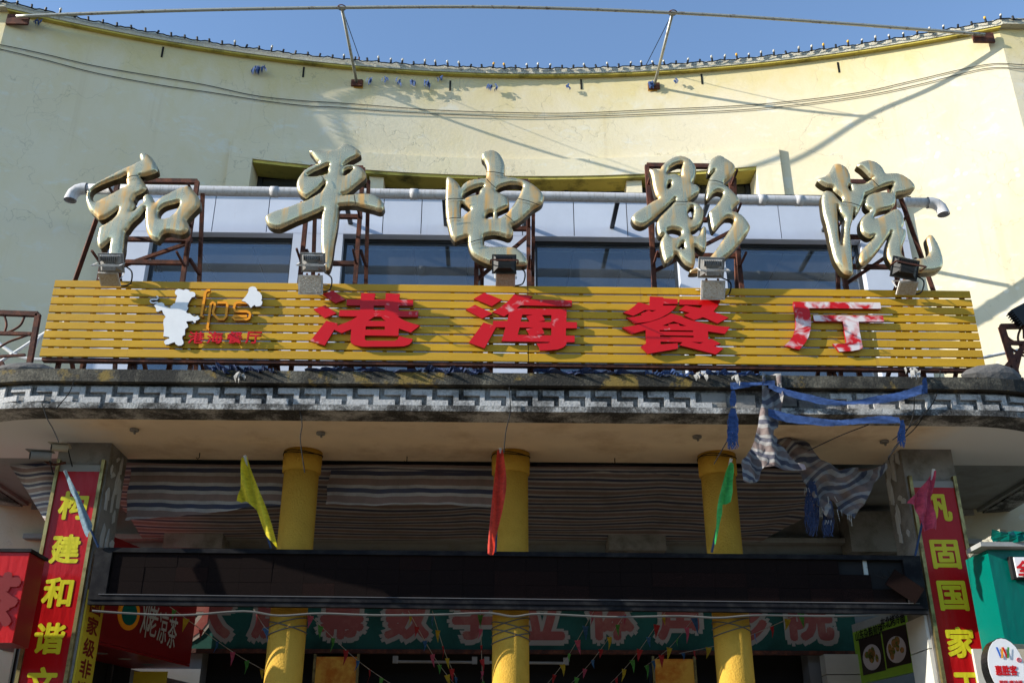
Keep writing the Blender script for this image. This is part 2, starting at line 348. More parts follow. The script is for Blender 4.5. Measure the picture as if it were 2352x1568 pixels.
# ------------------------------------------------------------------ mesh helpers
class MB:
    def __init__(s): s.v = []; s.f = []; s.uv = None
    def add(s, vs, fs):
        n = len(s.v); s.v += [tuple(v) for v in vs]; s.f += [tuple(i+n for i in f) for f in fs]; return s
    def hexa(s, P): return s.add(P, [(0, 3, 2, 1), (4, 5, 6, 7), (0, 1, 5, 4), (1, 2, 6, 5), (2, 3, 7, 6), (3, 0, 4, 7)])
    def box(s, x0, y0, z0, x1, y1, z1):
        return s.hexa([(x0, y0, z0), (x1, y0, z0), (x1, y1, z0), (x0, y1, z0), (x0, y0, z1), (x1, y0, z1), (x1, y1, z1), (x0, y1, z1)])
    def bar(s, p, q, w=.04, h=None):
        p, q = Vector(p), Vector(q); d = (q-p).normalized(); h = h or w
        a = d.cross(Vector((0, 0, 1)))
        if a.length < .2: a = Vector((1, 0, 0)) - d*d.x
        a.normalize(); b = d.cross(a).normalized(); a *= w/2; b *= h/2
        return s.hexa([p-a-b, p+a-b, p+a+b, p-a+b, q-a-b, q+a-b, q+a+b, q-a+b])
    def tube(s, pts, r, n=8, cap=True):
        pts = [Vector(p) for p in pts]; k = len(pts); vs = []
        rr = r if isinstance(r, (list, tuple)) else [r]*k
        up = Vector((0, 0, 1)); prev = None
        for i, p in enumerate(pts):
            d = (pts[min(i+1, k-1)] - pts[max(i-1, 0)]).normalized()
            a = d.cross(up) if prev is None else prev - d*prev.dot(d)
            if a.length < 1e-3: a = d.cross(Vector((1, 0, 0)))
            a.normalize(); prev = a; b = d.cross(a)
            for j in range(n):
                t = 2*PI*j/n; vs.append(p + (a*math.cos(t)+b*math.sin(t))*rr[i])
        fs = [(i*n+j, i*n+(j+1) % n, (i+1)*n+(j+1) % n, (i+1)*n+j) for i in range(k-1) for j in range(n)]
        if cap: fs += [tuple(range(n)), tuple(range((k-1)*n, k*n))[::-1]]
        return s.add(vs, fs)
    def ring(s, c, r, t, axis='z', n=20):
        pts = [Vector(c)+(Vector((math.cos(a), math.sin(a), 0)) if axis == 'z' else Vector((math.cos(a), 0, math.sin(a))))*r for a in [2*PI*i/n for i in range(n+1)]]
        return s.tube(pts, t, 6, False)
    def ribbon(s, pts, ws, wv=None):
        """cloth strip along pts with vertical widths ws"""
        vs = []
        for p, w_ in zip(pts, ws): p = Vector(p); d = wv or Vector((0, 0, 1)); vs += [p-d*w_/2, p+d*w_/2]
        return s.add(vs, [(2*i, 2*i+2, 2*i+3, 2*i+1) for i in range(len(pts)-1)])
    def prism(s, loops2d, fn, Y, t):
        """flat-faced plate: loops of 2d survey points laid on plane Y, thickness t backwards; returns self (front), side in s.side"""
        L3 = [[fn(x, y, Y) for x, y in l] for l in loops2d]
        flat = [p for l in L3 for p in l]
        tri = tessellate_polygon([[Vector((p.x, p.z, 0)) for p in l] for l in L3])
        tt = []
        for a, b, c in tri:
            A, B, Cc = flat[a], flat[b], flat[c]
            cr = (B.x-A.x)*(Cc.z-A.z)-(B.z-A.z)*(Cc.x-A.x)
            tt.append((a, b, c) if cr > 0 else (a, c, b))
        s.add(flat, tt)
        sd = MB(); back = [Vector((p.x, p.y+t, p.z)) for p in flat]; n = len(flat)
        fs = []; o = 0
        for l in L3:
            k = len(l); fs += [(o+i, o+(i+1) % k, n+o+(i+1) % k, n+o+i) for i in range(k)]; o += k
        sd.add(flat+back, fs+[(n+a, n+c, n+b) for a, b, c in tt]); s.side = sd
        return s

def build(name, mb, mat, parent=None, smooth=False, base=None, solid=0):
    me = bpy.data.meshes.new(name)
    off = Vector(base) if base is not None else (ORG.get(parent.name, Vector()) if parent else Vector())
    me.from_pydata([tuple(Vector(v)-off) for v in mb.v], [], mb.f)
    if mb.uv is not None:
        ul = me.uv_layers.new(name='UVMap')
        for lp in me.loops: ul.data[lp.index].uv = mb.uv[lp.vertex_index]
    me.update()
    if not getattr(mb, 'keep', False):
        bm = bmesh.new(); bm.from_mesh(me); bmesh.ops.recalc_face_normals(bm, faces=bm.faces); bm.to_mesh(me); bm.free()
    if smooth: me.polygons.foreach_set('use_smooth', [True]*len(me.polygons))
    me.materials.append(M[mat] if isinstance(mat, str) else mat)
    o = bpy.data.objects.new(name, me); COL.objects.link(o)
    if parent: o.parent = parent
    elif base is not None: o.location = off
    return o
ORG = {}
def thing(name, label, cat, loc=(0, 0, 0), group=None):
    o = bpy.data.objects.new(name, None); COL.objects.link(o); o.location = loc; o.empty_display_size = .2
    o['label'] = label; o['category'] = cat
    if group: o['group'] = group
    ORG[o.name] = Vector(loc); return o
def tag(o, label, cat, group=None):
    o['label'] = label; o['category'] = cat
    if group: o['group'] = group
    return o
def solo(name, mb, mat, label, cat, group=None, smooth=False):
    vs_ = [Vector(v) for v in mb.v]
    b = Vector(((min(v.x for v in vs_)+max(v.x for v in vs_))/2, (min(v.y for v in vs_)+max(v.y for v in vs_))/2, min(v.z for v in vs_)))
    return tag(build(name, mb, mat, None, smooth, b), label, cat, group)
def sub(parent):     # origin of a sub-part equals its part's (parts sit at the thing's base)
    return parent
def part(name, mb, mat, parent, smooth=False):
    p = parent; root = p
    while root.parent: root = root.parent
    o = build(name, mb, mat, None, smooth, None)
    off = ORG[root.name]
    o.data.transform(Matrix.Translation(-off)); o.parent = p
    return o
def catmull(pts, k=4, closed=True):
    n = len(pts); out = []
    for i in range(n if closed else n-1):
        g = lambda j: pts[j % n] if closed else pts[max(0, min(n-1, j))]
        p0, p1, p2, p3 = g(i-1), g(i), g(i+1), g(i+2)
        for j in range(k):
            t = j/k
            out.append(tuple(.5*((2*b)+(c-a)*t+(2*a-5*b+4*c-d)*t*t+(-a+3*b-3*c+d)*t**3) for a, b, c, d in zip(p0, p1, p2, p3)))
    if not closed: out.append(tuple(pts[-1]))
    return out
def curve3(pts, k=6): return [Vector(p) for p in catmull([tuple(p) for p in pts], k, False)]
def inside(poly, x, z):
    c = False; n = len(poly); j = n-1
    for i in range(n):
        if (poly[i][1] > z) != (poly[j][1] > z) and x < (poly[j][0]-poly[i][0])*(z-poly[i][1])/(poly[j][1]-poly[i][1])+poly[i][0]: c = not c
        j = i
    return c
def inside_np(poly, X, Z):
    c = np.zeros(len(X), bool); n = len(poly); j = n-1
    for i in range(n):
        xi, zi = poly[i]; xj, zj = poly[j]
        if zi != zj:
            m_ = ((zi > Z) != (zj > Z)) & (X < (xj-xi)*(Z-zi)/(zj-zi)+xi); c ^= m_
        j = i
    return c
def grid_fill(loops, sp):
    """loops of (x,z); returns points, triangles, distance to outline"""
    segs = []
    for l in loops:
        for i in range(len(l)): segs.append((*l[i], *l[(i+1) % len(l)]))
    segs = np.array(segs)
    xs = [p[0] for p in loops[0]]; zs = [p[1] for p in loops[0]]
    gx, gz = np.meshgrid(np.arange(min(xs), max(xs), sp), np.arange(min(zs), max(zs), sp*.87))
    gx = gx + (np.arange(gx.shape[0]) % 2)[:, None]*sp/2; X, Z = gx.ravel(), gz.ravel()
    m_ = inside_np(loops[0], X, Z)
    for h in loops[1:]: m_ &= ~inside_np(h, X, Z)
    X, Z = X[m_], Z[m_]
    def dist(X, Z):
        d = np.full(len(X), 1e9)
        for x0, z0, x1, z1 in segs:
            dx, dz = x1-x0, z1-z0; L = dx*dx+dz*dz+1e-12
            t = np.clip(((X-x0)*dx+(Z-z0)*dz)/L, 0, 1); d = np.minimum(d, np.hypot(X-x0-t*dx, Z-z0-t*dz))
        return d
    d = dist(X, Z); k = d > sp*.45; X, Z, d = X[k], Z[k], d[k]
    pts = [p for l in loops for p in l]; nb = len(pts); edges = []; o = 0
    for l in loops: edges += [(o+i, o+(i+1) % len(l)) for i in range(len(l))]; o += len(l)
    allp = pts + list(zip(X.tolist(), Z.tolist()))
    r = delaunay_2d_cdt([Vector(p) for p in allp], edges, [], 0, 1e-6)
    P = np.array([tuple(v) for v in r[0]]); T = np.array(r[2])
    cx, cz = P[T].mean(1).T
    m_ = inside_np(loops[0], cx, cz)
    for h in loops[1:]: m_ &= ~inside_np(h, cx, cz)
    T = T[m_]; D = dist(P[:, 0], P[:, 1])
    return P, T, D

def pillow(loops_v, Y, wdt, hgt, sp=.016, k=3):
    L = []
    for l in loops_v:
        c = catmull(l, k)
        L.append([(V(x, y, Y).x, V(x, y, Y).z) for x, y in c])
    P, T, D = grid_fill(L, sp)
    t = np.clip(D/wdt, 0, 1); t2 = np.clip(D/.13, 0, 1)
    h = hgt*np.sqrt(np.clip(1-(1-t)**2.2, 0, 1))+.007*(1-(1-t2)**2)
    mb = MB(); mb.v = [(p[0], Y-hh, p[1]) for p, hh in zip(P, h)]
    for a, b, c in T:
        cr = (P[b][0]-P[a][0])*(P[c][1]-P[a][1])-(P[b][1]-P[a][1])*(P[c][0]-P[a][0])
        mb.f.append((int(a), int(b), int(c)) if cr > 0 else (int(a), int(c), int(b)))
    mb.keep = True
    sd = MB(); sd.keep = False
    for l in L:
        n = len(l); o = len(sd.v)
        sd.v += [(x, Y, z) for x, z in l]+[(x, Y+.09, z) for x, z in l]
        sd.f += [(o+i, o+(i+1) % n, o+n+(i+1) % n, o+n+i) for i in range(n)]
    bk = len(sd.v); sd.v += [(p[0], Y+.09, p[1]) for p in P]; sd.f += [(bk+int(a), bk+int(b), bk+int(c)) for a, b, c in T]
    return mb, sd

def cloth(loops_v, Y, fn, sp=.03, uvf=None, solid=0, k=1, yf=None):
    """cloth cut to an outline, pushed in depth by fn(x,z); uvf gives stripe coordinate"""
    L = []
    for l in loops_v:
        c = catmull(l, k) if k > 1 else l
        L.append([(V(x, y, Y).x, V(x, y, Y).z) for x, y in c])
    P, T, D = grid_fill(L, sp); mb = MB()
    mb.v = [(p[0], Y+fn(p[0], p[1]), p[1]) for p in P]; mb.f = [tuple(int(i) for i in t) for t in T]
    if uvf: mb.uv = [uvf(p[0], p[1]) for p in P]
    return mb

def stroke(pts, w_):
    """outline of a flat bent bar"""
    L, R = [], []; n = len(pts)
    for i, (x, y) in enumerate(pts):
        a = pts[max(i-1, 0)]; b = pts[min(i+1, n-1)]; dx, dy = b[0]-a[0], b[1]-a[1]; l = math.hypot(dx, dy)
        L.append((x-dy/l*w_/2, y+dx/l*w_/2)); R.append((x+dy/l*w_/2, y-dx/l*w_/2))
    return L+R[::-1]

_tc = {}
def glyph(body, bold=0.0):
    key = (body, bold)
    if key in _tc: return _tc[key]
    c = bpy.data.curves.new('t', 'FONT'); c.body = body; c.offset = bold; c.resolution_u = 3; c.extrude = 0
    o = bpy.data.objects.new('t', c); COL.objects.link(o)
    bpy.context.view_layer.update()
    dg = bpy.context.evaluated_depsgraph_get(); me = bpy.data.meshes.new_from_object(o.evaluated_get(dg))
    vs_ = [tuple(v.co) for v in me.vertices]; fs = [tuple(p.vertices) for p in me.polygons]
    bpy.data.objects.remove(o); bpy.data.curves.remove(c); bpy.data.meshes.remove(me)
    xs = [v[0] for v in vs_]; ys = [v[1] for v in vs_]; x0, x1, y0, y1 = min(xs), max(xs), min(ys), max(ys)
    r = ([((x-(x0+x1)/2)/(x1-x0), (y-(y0+y1)/2)/(y1-y0)) for x, y, _ in vs_], fs); _tc[key] = r; return r
def text(mb, body, c, w_, h_, u=Vector((1, 0, 0)), v=Vector((0, 0, 1)), bold=.03, t=.0, lift=None):
    """lettering centred on c, w_ by h_ metres, spanned by directions u and v; weight comes from stacked offset copies of the letter; t thickness toward the viewer"""
    P, fs = glyph(body, 0.0); c = Vector(c); n = (lift or u.cross(v)).normalized(); em = h_
    sh = [(0, 0)]
    rings = [bold] if bold < .05 else [bold*.25, bold*.5, bold*.75, bold]
    for r in rings: sh += [(r*math.cos(a_), r*math.sin(a_)) for a_ in [2*PI*i/8 for i in range(24)]]
    W2, H2 = max(.01, w_-2*bold*em), max(.01, h_-2*bold*em)
    for q, (dx, dy) in enumerate(sh):
        A = [c+u*(x*W2+dx*em)+v*(y*H2+dy*em)+n*(.00008*q) for x, y in P]
        if not t: mb.add(A, fs); continue
        B = [a+n*t for a in A]; k = len(A)
        ec = {}
        for f in fs:
            for i in range(len(f)): ec[(f[i], f[(i+1) % len(f)])] = 1
        side = [(a, b, b+k, a+k) for a, b in ec if (b, a) not in ec]
        mb.add(A+B, fs+[tuple(i+k for i in f) for f in fs]+side)
    return mb

def arcslab(x0, x1, z0, z1, o0, o1, seg=.12, zf=None):
    """slab following the curved wall between offsets o0 (back) and o1 (front)"""
    n = max(2, int((x1-x0)/seg)); mb = MB(); vs_ = []
    for i in range(n+1):
        x = x0+(x1-x0)*i/n; dz = zf(x) if zf else 0
        for o in (o0, o1):
            y = wallY(x, o) if abs(x) < 7.45 else wallY(7.45, o)
            vs_ += [(x, y, z0+dz), (x, y, z1+dz)]
    fs = []
    for i in range(n):
        a, b = 4*i, 4*i+4
        fs += [(a+2, b+2, b+3, a+3), (a, a+1, b+1, b), (a, b, b+2, a+2), (a+1, a+3, b+3, b+1)]
    fs += [(0, 2, 3, 1), (4*n, 4*n+1, 4*n+3, 4*n+2)]
    return mb.add(vs_, fs)
def struct(name, mb, mat):
    o = build(name, mb, mat, None, False, (0, 0, 0)); o['kind'] = 'structure'; return o
# ================================================================== SETTING
struct('ground', MB().box(-400, -400, -.3, 400, 400, 0), 'ground')
struct('pavement', MB().box(-60, 3.5, .0, 60, 9.9, .12), 'pave')
mb = MB()
for x0, x1, h in ((-60, -38, 8.5), (-36, -22, 6.8), (-21, -7, 7.6), (-6, 9, 6.4), (11, 27, 8.2), (29, 60, 7.2)):
    mb.box(x0, -28, 0, x1, -20, h)
struct('street_opposite', mb, 'town')

# ================================================================== CINEMA BUILDING
B = thing('cinema_building', 'pale yellow cinema front with concave upper wall, stained parapet and white fret canopy', 'building', (0, YM, 0))
ZT = VW(1176, 177).z
ZC = ((V(42, 12, wallY(7.45, .1)).z + V(2262, 60, wallY(7.45, .1)).z)/2 - ZT)
zf = lambda x: ZC*min(1, abs(x)/7.45)**2
XA, XB = VW(578, 400).x, VW(1738, 415).x
ZL = VW(1176, 404, .07).z; ZS = VW(1176, 365, .07).z
wl = MB()
for x0, x1, z0, z1, f in ((-7.45, -4.7, 0, 5.45, None), (4.7, 7.45, 0, 5.45, None), (-7.45, -5.2, 5.45, 8.95, None), (5.2, 7.45, 5.45, 8.95, None),
                          (-7.45, 7.45, 8.95, 9.6, None), (-7.45, XA, 9.6, ZL, None), (XB, 7.45, 9.6, ZL, None), (-7.45, 7.45, ZL, ZT-.3, None), (-7.45, 7.45, ZT-.3, ZT, zf)):
    a = arcslab(x0, x1, z0, z1, -.35, 0, .08)
    if f:   # top course rises with the parapet, its foot stays level
        a.v = [(x, y, z+(zf(x) if abs(z-z1) < .01 else 0)) for x, y, z in a.v]
    wl.add(a.v, a.f)
YE = wallY(7.45)
wl.box(-15, YE, 0, -7.452, YE+.35, ZT+ZC); wl.box(7.452, YE, 0, 15, YE+.35, ZT+ZC)
part('wall', wl, 'wall', B)
cp = arcslab(-7.45, 7.45, ZT, ZT+.11, -.4, .09, .1, zf)
cp.box(-15, YE-.12, ZT+ZC, -7.452, YE+.4, ZT+ZC+.11); cp.box(7.452, YE-.12, ZT+ZC, 15, YE+.4, ZT+ZC+.11)
part('coping', cp, 'coping', B)
part('coping_soffit', arcslab(-7.44, 7.44, ZT-.03, ZT-.003, .003, .075, .1, zf), 'yellow', B)
sr = arcslab(VW(530, 330, .07).x, VW(1790, 350, .07).x, ZL, ZS, .002, .07, .1)
q = arcslab(VW(530, 330, .07).x, XA, 9.3, ZL-.002, .002, .07, .1); sr.add(q.v, q.f)
q = arcslab(XB, VW(1790, 350, .07).x, 9.3, ZL-.002, .002, .07, .1); sr.add(q.v, q.f)
part('window_surround', sr, 'wallband', B)
part('lintel_soffit', arcslab(XA+.004, XB-.004, ZL-.05, ZL-.003, -.32, .05, .1), 'yellow', B)
for a, b_ in ((847, 880), (1440, 1475)):
    part('window_pier', arcslab(VW(a, 425).x, VW(b_, 425).x, 9.61, ZL-.053, -.3, -.03, .1), 'wallband', B)
part('window_sill', arcslab(XA-.05, XB+.05, 9.50, 9.60, .002, .12, .1), 'wallband', B)
edges = [XA+.01, VW(847, 425).x-.01, VW(1440, 425).x-.01, XB-.01]; st_ = [VW(880, 425).x+.01, VW(1475, 425).x+.01]
bays = [(XA+.01, VW(847, 425).x-.01), (VW(880, 425).x+.01, VW(1440, 425).x-.01), (VW(1475, 425).x+.01, XB-.01)]
for a, b_ in bays:
    n = 2 if b_-a < 3 else 4
    for i in range(n):
        x0 = a+(b_-a)*i/n; x1 = a+(b_-a)*(i+1)/n
        fr = MB(); y = wallY((x0+x1)/2, -.30)
        fr.box(x0, y-.03, 9.62, x0+.06, y+.03, ZL-.06); fr.box(x1-.062, y-.03, 9.62, x1-.002, y+.03, ZL-.06); fr.box(x0+.062, y-.03, 10.2, x1-.064, y+.03, 10.26)
        wn = part('window', fr, 'aludark', B)
        part('pane', MB().box(x0+.062, y+.005, 9.62, x1-.064, y+.012, ZL-.06), 'darkglass', wn)
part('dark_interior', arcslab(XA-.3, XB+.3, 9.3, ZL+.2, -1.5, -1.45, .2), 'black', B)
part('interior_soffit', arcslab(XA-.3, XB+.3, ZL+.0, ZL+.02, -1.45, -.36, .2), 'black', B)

# canopy -----------------------------------------------------------
CF, CX, CR = 9.02, 4.4, 1.9
def outline(ins, n=22):
    r = CR-ins; cy = CF+CR; P = [(-CX-r, 12.95)]
    P += [(-CX-r*math.cos(a), cy-r*math.sin(a)) for a in [PI/2*i/n for i in range(n+1)]]
    P += [(CX+r*math.sin(a), cy-r*math.cos(a)) for a in [PI/2*i/n for i in range(n+1)]]
    return P+[(CX+r, 12.95)]
def slabring(ins, ind, z0, z1):
    A, D = outline(ins), outline(ind); n = len(A); mb = MB()
    mb.v = [(x, y, z) for x, y in A for z in (z0, z1)]+[(x, y, z) for x, y in D for z in (z0, z1)]
    o = 2*n
    for i in range(n-1):
        a, b = 2*i, 2*i+2
        mb.f += [(a, b, b+1, a+1), (o+a, o+a+1, o+b+1, o+b), (a, o+a, o+b, b), (a+1, b+1, o+b+1, o+a+1)]
    return mb
Z0 = 5.0
part('canopy_lip', slabring(0, .3, Z0, Z0+.058), 'fascia', B)
part('canopy_fascia', slabring(.045, .3, Z0+.06, Z0+.25), 'fretfield', B)
part('canopy_ledge', slabring(-.045, .5, Z0+.252, Z0+.375), 'fasciatop', B)
mb = MB(); P = outline(.4); mb.v = [(x, y, Z0+.30) for x, y in P]+[(x, y, Z0+.34) for x, y in P]; n = len(P)
mb.f = [tuple(range(n))[::-1], tuple(range(n, 2*n))]; part('canopy_deck', mb, 'concrete', B)
# soffit: front strip, then side strips
mb = MB(); P = [p for p in outline(.02) if p[1] < 10.56]; yb = 10.56
P = [(-math.sqrt(max(0, (CR-.02)**2-(CF+CR-yb)**2))-CX, yb)]+P+[(CX+math.sqrt(max(0, (CR-.02)**2-(CF+CR-yb)**2)), yb)]
n = len(P); mb.v = [(x, y, Z0+.004) for x, y in P]+[(x, y, Z0+.05) for x, y in P]
mb.f = [tuple(range(n))[::-1], tuple(range(n, 2*n))]+[(i, (i+1) % n, n+(i+1) % n, n+i) for i in range(n)]
part('soffit', mb, 'soffit', B)
mb = MB().box(-6.27, 10.563, Z0+.06, 6.27, 12.95, Z0+.10)
part('inner_ceiling', mb, 'whiteplaster', B)
for s in (-1, 1):
    for k in range(3):
        x = s*(6.22-.11*k); part('soffit_moulding', MB().box(min(x, x-s*.06), 10.9, Z0+.02-.0*k, max(x, x-s*.06), 12.9, Z0+.058), 'whiteplaster', B)
mb = MB().box(-5.9, 12.62, 4.45, 5.9, 12.9, Z0+.06)
part('rear_beam', mb, 'whiteplaster', B)
mb = MB().box(-5.9, 12.52, 4.98, 5.9, 12.62, Z0+.055)
mb.box(-5.9, 12.45, 4.60, 5.9, 12.62, 4.66); part('beam_moulding', mb, 'whiteplaster', B)
for px in (450, 1480-20, 2010):
    c = V(px, 1250, 12.4); part('beam_block', MB().box(c.x-.35, 12.25, 4.45, c.x+.35, 12.615, 4.95), 'concrete', B)
# fret relief
fz = MB(); u = .25/180
for a, b_, c, d in ((0, 145, 72, 110), (110, 145, 38, 71.5), (110, 255, 0, 37.5)): fz.box(a*u, -.028, c*u*1.05, b_*u, .0, d*u*1.05)
fme = None; i = 0; s_ = 0.0; arc = CR*PI/2; r_ = CR-.045
def on_path(s):
    if s < -CX: a = (-CX-s)/r_; return (-CX-r_*math.sin(a), CF+CR-r_*math.cos(a), -a)
    if s > CX: a = (s-CX)/r_; return (CX+r_*math.sin(a), CF+CR-r_*math.cos(a), a)
    return (s, CF+.045, 0.0)
s = -7.0; k = 0
while s < 7.0:
    x, y, a = on_path(s)
    gap = V(1600, 905, CF).x < s < V(1870, 905, CF).x
    if not gap:
        if fme is None:
            o = build('fret_block', fz, 'fret'); fme = o.data
        else: o = bpy.data.objects.new('fret_block', fme); COL.objects.link(o)
        o.location = Vector((x, y, Z0+.062+random.uniform(-.002, .002)))-ORG[B.name]; o.rotation_euler = (random.uniform(-.03, .03), random.uniform(-.012, .012), a*1.0)
        o.parent = B
    s += .2505; k += 1
# broken render where the frets fell off
for a, b_, z0_, z1_ in ((1612, 1668, .075, .22), (1690, 1735, .07, .2), (1775, 1830, .09, .235), (1835, 1868, .07, .15)):
    p0, p1 = V(a, 905, CF), V(b_, 905, CF)
    part('render_patch', MB().box(p0.x, CF+.03, Z0+z0_, p1.x, CF+.046, Z0+z1_), 'concrete', B)
# small ceiling fittings
for px, py in ((309, 985), (737, 993), (1601, 1001), (2031, 1012)):
    c = VZ(px, py, Z0); mb = MB().tube([(c.x, c.y, Z0), (c.x, c.y, Z0-.02)], .045, 14); mb.tube([(c.x, c.y, Z0-.02), (c.x+.01, c.y, Z0-.05)], .012, 6)
    tag(build('lamp_socket', mb, 'concrete', None, False, c), {309: 'grey empty lamp rose, leftmost on the soffit', 737: 'grey empty lamp rose on the soffit above the left yellow column', 1601: 'grey empty lamp rose on the soffit above the right yellow column', 2031: 'grey empty lamp rose on the soffit right of the torn tarpaulin'}[px], 'lamp socket', 'empty lamp roses in the soffit')
for px, py, lb in ((459, 1040, 'black wire hook in the soffit left of the yellow flag'), (935, 1048, 'small black hook in the soffit between left and middle columns'), (1412, 1052, 'small black hook in the soffit between middle and right columns')):
    c = VZ(px, py, Z0); mb = MB().tube([(c.x, c.y, Z0), (c.x, c.y, Z0-.05), (c.x-.015, c.y, Z0-.065), (c.x-.03, c.y, Z0-.05)], .005, 6)
    tag(build('soffit_hook', mb, 'cable', None, False, c), lb, 'hook')

# ================================================================== GLAZED ENCLOSURE
YG = 12.50
G = thing('window_enclosure', 'grey aluminium clad window box with large tinted panes behind the gold characters', 'window box', (0, YG, 5.3))
XL, XR = V(258, 500, YG).x, V(2078, 500, YG).x
zt = V(1176, 452, YG).z; zb = V(1176, 540, YG).z
seams = [V(p, 500, YG).x for p in (490, 615, 770, 880, 968, 1048, 1200, 1318, 1440, 1560, 1680, 1790, 1920)]
xs_ = [XL]+seams+[XR]
for a, b_ in zip(xs_[:-1], xs_[1:]):
    part('top_panel', MB().box(a+.006, YG, zb, b_-.006, YG+.03, zt), 'alu', G)
part('panel_backing', MB().box(XL+.01, YG+.031, zb, XR-.01, YG+.06, zt), 'black', G)
part('box_roof', MB().box(XL-.05, YG-.06, zt+.002, XR+.12, 13.3, zt+.06), 'aludark', G)
part('recess_soffit', MB().box(XL, YG+.0, zb-.012, XR, YG+.16, zb-.001), 'alu', G)
wins = [(345, 672), (787, 1105), (1228, 1555), (1660, 1975)]
wx = [(V(a, 600, YG+.14).x, V(b_, 600, YG+.14).x) for a, b_ in wins]
prev = XL
zg0 = 5.40
for (a, b_) in wx+[(XR, XR)]:
    if a-prev > .05:
        for z0, z1 in ((zb-1.13, zb-.013), (zb-2.2, zb-1.138), (zg0, zb-2.208)):
            part('pier_panel', MB().box(prev, YG+.002, z0, a, YG+.14, z1), 'alu', G)
    prev = b_
for a, b_ in wx:
    y = YG+.14; fr = MB()
    fr.box(a, y-.0, zb-.06, b_, y+.05, zb-.013); fr.box(a, y, zg0, a+.04, y+.05, zb-.061); fr.box(b_-.04, y, zg0, b_, y+.05, zb-.061)
    fr.box(a+.041, y, 6.55, b_-.041, y+.05, 6.6)
    f = part('window_frame', fr, 'aludark', G)
    part('pane', MB().box(a+.041, y+.02, 6.601, b_-.041, y+.028, zb-.061), 'glass', f)
    part('lower_pane', MB().box(a+.041, y+.02, zg0, b_-.041, y+.028, 6.549), 'glass', f)
# side cheeks
part('side_cheek', MB().box(XL-.0, YG+.031, zg0, XL+.02, 13.05, zt), 'alu', G); part('side_cheek', MB().box(XR-.02, YG+.031, zg0, XR, 13.05, zt), 'alu', G)
# room behind the glass
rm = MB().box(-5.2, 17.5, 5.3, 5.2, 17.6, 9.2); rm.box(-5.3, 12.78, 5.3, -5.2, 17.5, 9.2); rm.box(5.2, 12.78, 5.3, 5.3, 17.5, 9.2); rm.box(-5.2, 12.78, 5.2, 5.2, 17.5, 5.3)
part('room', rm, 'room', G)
ty = 12.78; rows = 0
cz = zb-.10; tm = MB()
while ty < 17.4:
    tx = -5.15
    while tx < 5.1:
        tm.box(tx+.012, ty+.012, cz, tx+.76-.012, ty+.76-.012, cz+.02); tx += .76
    ty += .76
t_ = part('ceiling_tiles', tm, 'ceiltile', G); t_['kind'] = 'stuff'
part('ceiling_void', MB().box(-5.2, 12.78, cz+.021, 5.2, 17.5, cz+.05), 'black', G)

# ================================================================== DRAIN PIPE
D = thing('drain_pipe', 'long grey plastic drain pipe with downturned elbow ends across the facade', 'pipe', (0, 11.85, 9.4))
pa, pb = V(200, 434, 11.60), V(2130, 466, 11.60)
part('barrel', MB().tube([pa+(pb-pa)*i/12 for i in range(13)], .068, 20), 'pipe', D, True)
for p, s, px in ((pa, -1, 0), (pb, 1, 1)):
    pts = [p+Vector((s*.0, 0, 0)), p+Vector((s*.06, 0, 0)), p+Vector((s*.12, 0, -.02)), p+Vector((s*.17, 0, -.07)), p+Vector((s*.19, 0, -.14)), p+Vector((s*.19, 0, -.18))]
    part('elbow', MB().tube(pts, [.080, .078, .076, .076, .076, .082], 20, False), 'pipe', D, True)
for t in (.03, .22, .385, .80, .845, .97):
    c = pa+(pb-pa)*t; part('coupling', MB().tube([c-Vector((.05, 0, 0)), c+Vector((.05, 0, 0))], .076, 20), 'pipe', D, True)
for t in (.3, .42, .52, .63, .74, .9):
    c = pa+(pb-pa)*t; part('pipe_clamp', MB().box(c.x-.03, 11.64, c.z+.06, c.x+.03, 12.50, c.z+.10), 'aludark', D)

# ================================================================== BANNER RAIL ABOVE THE ROOF
R_ = thing('banner_rail', 'long bowed steel tube strung across the sky from corner to corner', 'rail', (0, 12.2, ZT))
e0, e1 = V(38, 38, YE-.08), V(2262, 80, YE-.08)
B1, B2 = VW(820, 193), VW(1502, 200)
T1, T2 = VZ(785, 18, B1.z+.30), VZ(1545, 30, B2.z+.30)
q0 = VZ(400, 25, (e0.z*.45+T1.z*.55)); qm = VZ(1165, 17, (T1.z+T2.z)/2); q3 = VZ(1900, 52, (e1.z*.5+T2.z*.5))
rail = curve3([e0, q0, T1, qm, T2, q3, e1], 8)
part('tube', MB().tube(rail, .026, 10), 'galv', R_, True)
for p, s in ((e0, 1), (e1, 1)):
    part('anchor_plate', MB().box(p.x-.16, YE-.04, p.z-.10, p.x+.16, YE-.003, p.z+.08), 'rust', R_)
for nm, T_, B_, side, wpx in (('left', T1, B1, 1, (825, 132)), ('right', T2, B2, -1, (1484, 150))):
    st = thing('rail_strut', 'slanted steel strut holding the sky rail at %s, tied back by thin wire' % ('left' if side > 0 else 'right'), 'strut', B_)
    part('strut_tube', MB().tube([B_, T_], .024, 8), 'galv', st, True)
    part('base_plate', MB().box(B_.x-.09, B_.y-.04, B_.z-.06, B_.x+.09, B_.y+.0, B_.z+.06), 'rust', st)
    a = V(wpx[0], wpx[1], wallY(VW(*wpx).x, .06)); part('stay_wire', MB().tube([T_, a], .006, 5), 'cable', st)
    part('stay_post', MB().tube([a, Vector((a.x, a.y, ZT+.02))], .014, 6), 'rust', st)
    part('shackle', MB().ring(T_, .06, .008, 'z'), 'rust', st)
    # rust run-off below the plate
for B_ in (B1, B2):
    part('rust_streak', MB().box(B_.x-.10, B_.y-.006, B_.z-.09, B_.x+.10, B_.y-.003, B_.z+.07), 'ruststain', B)

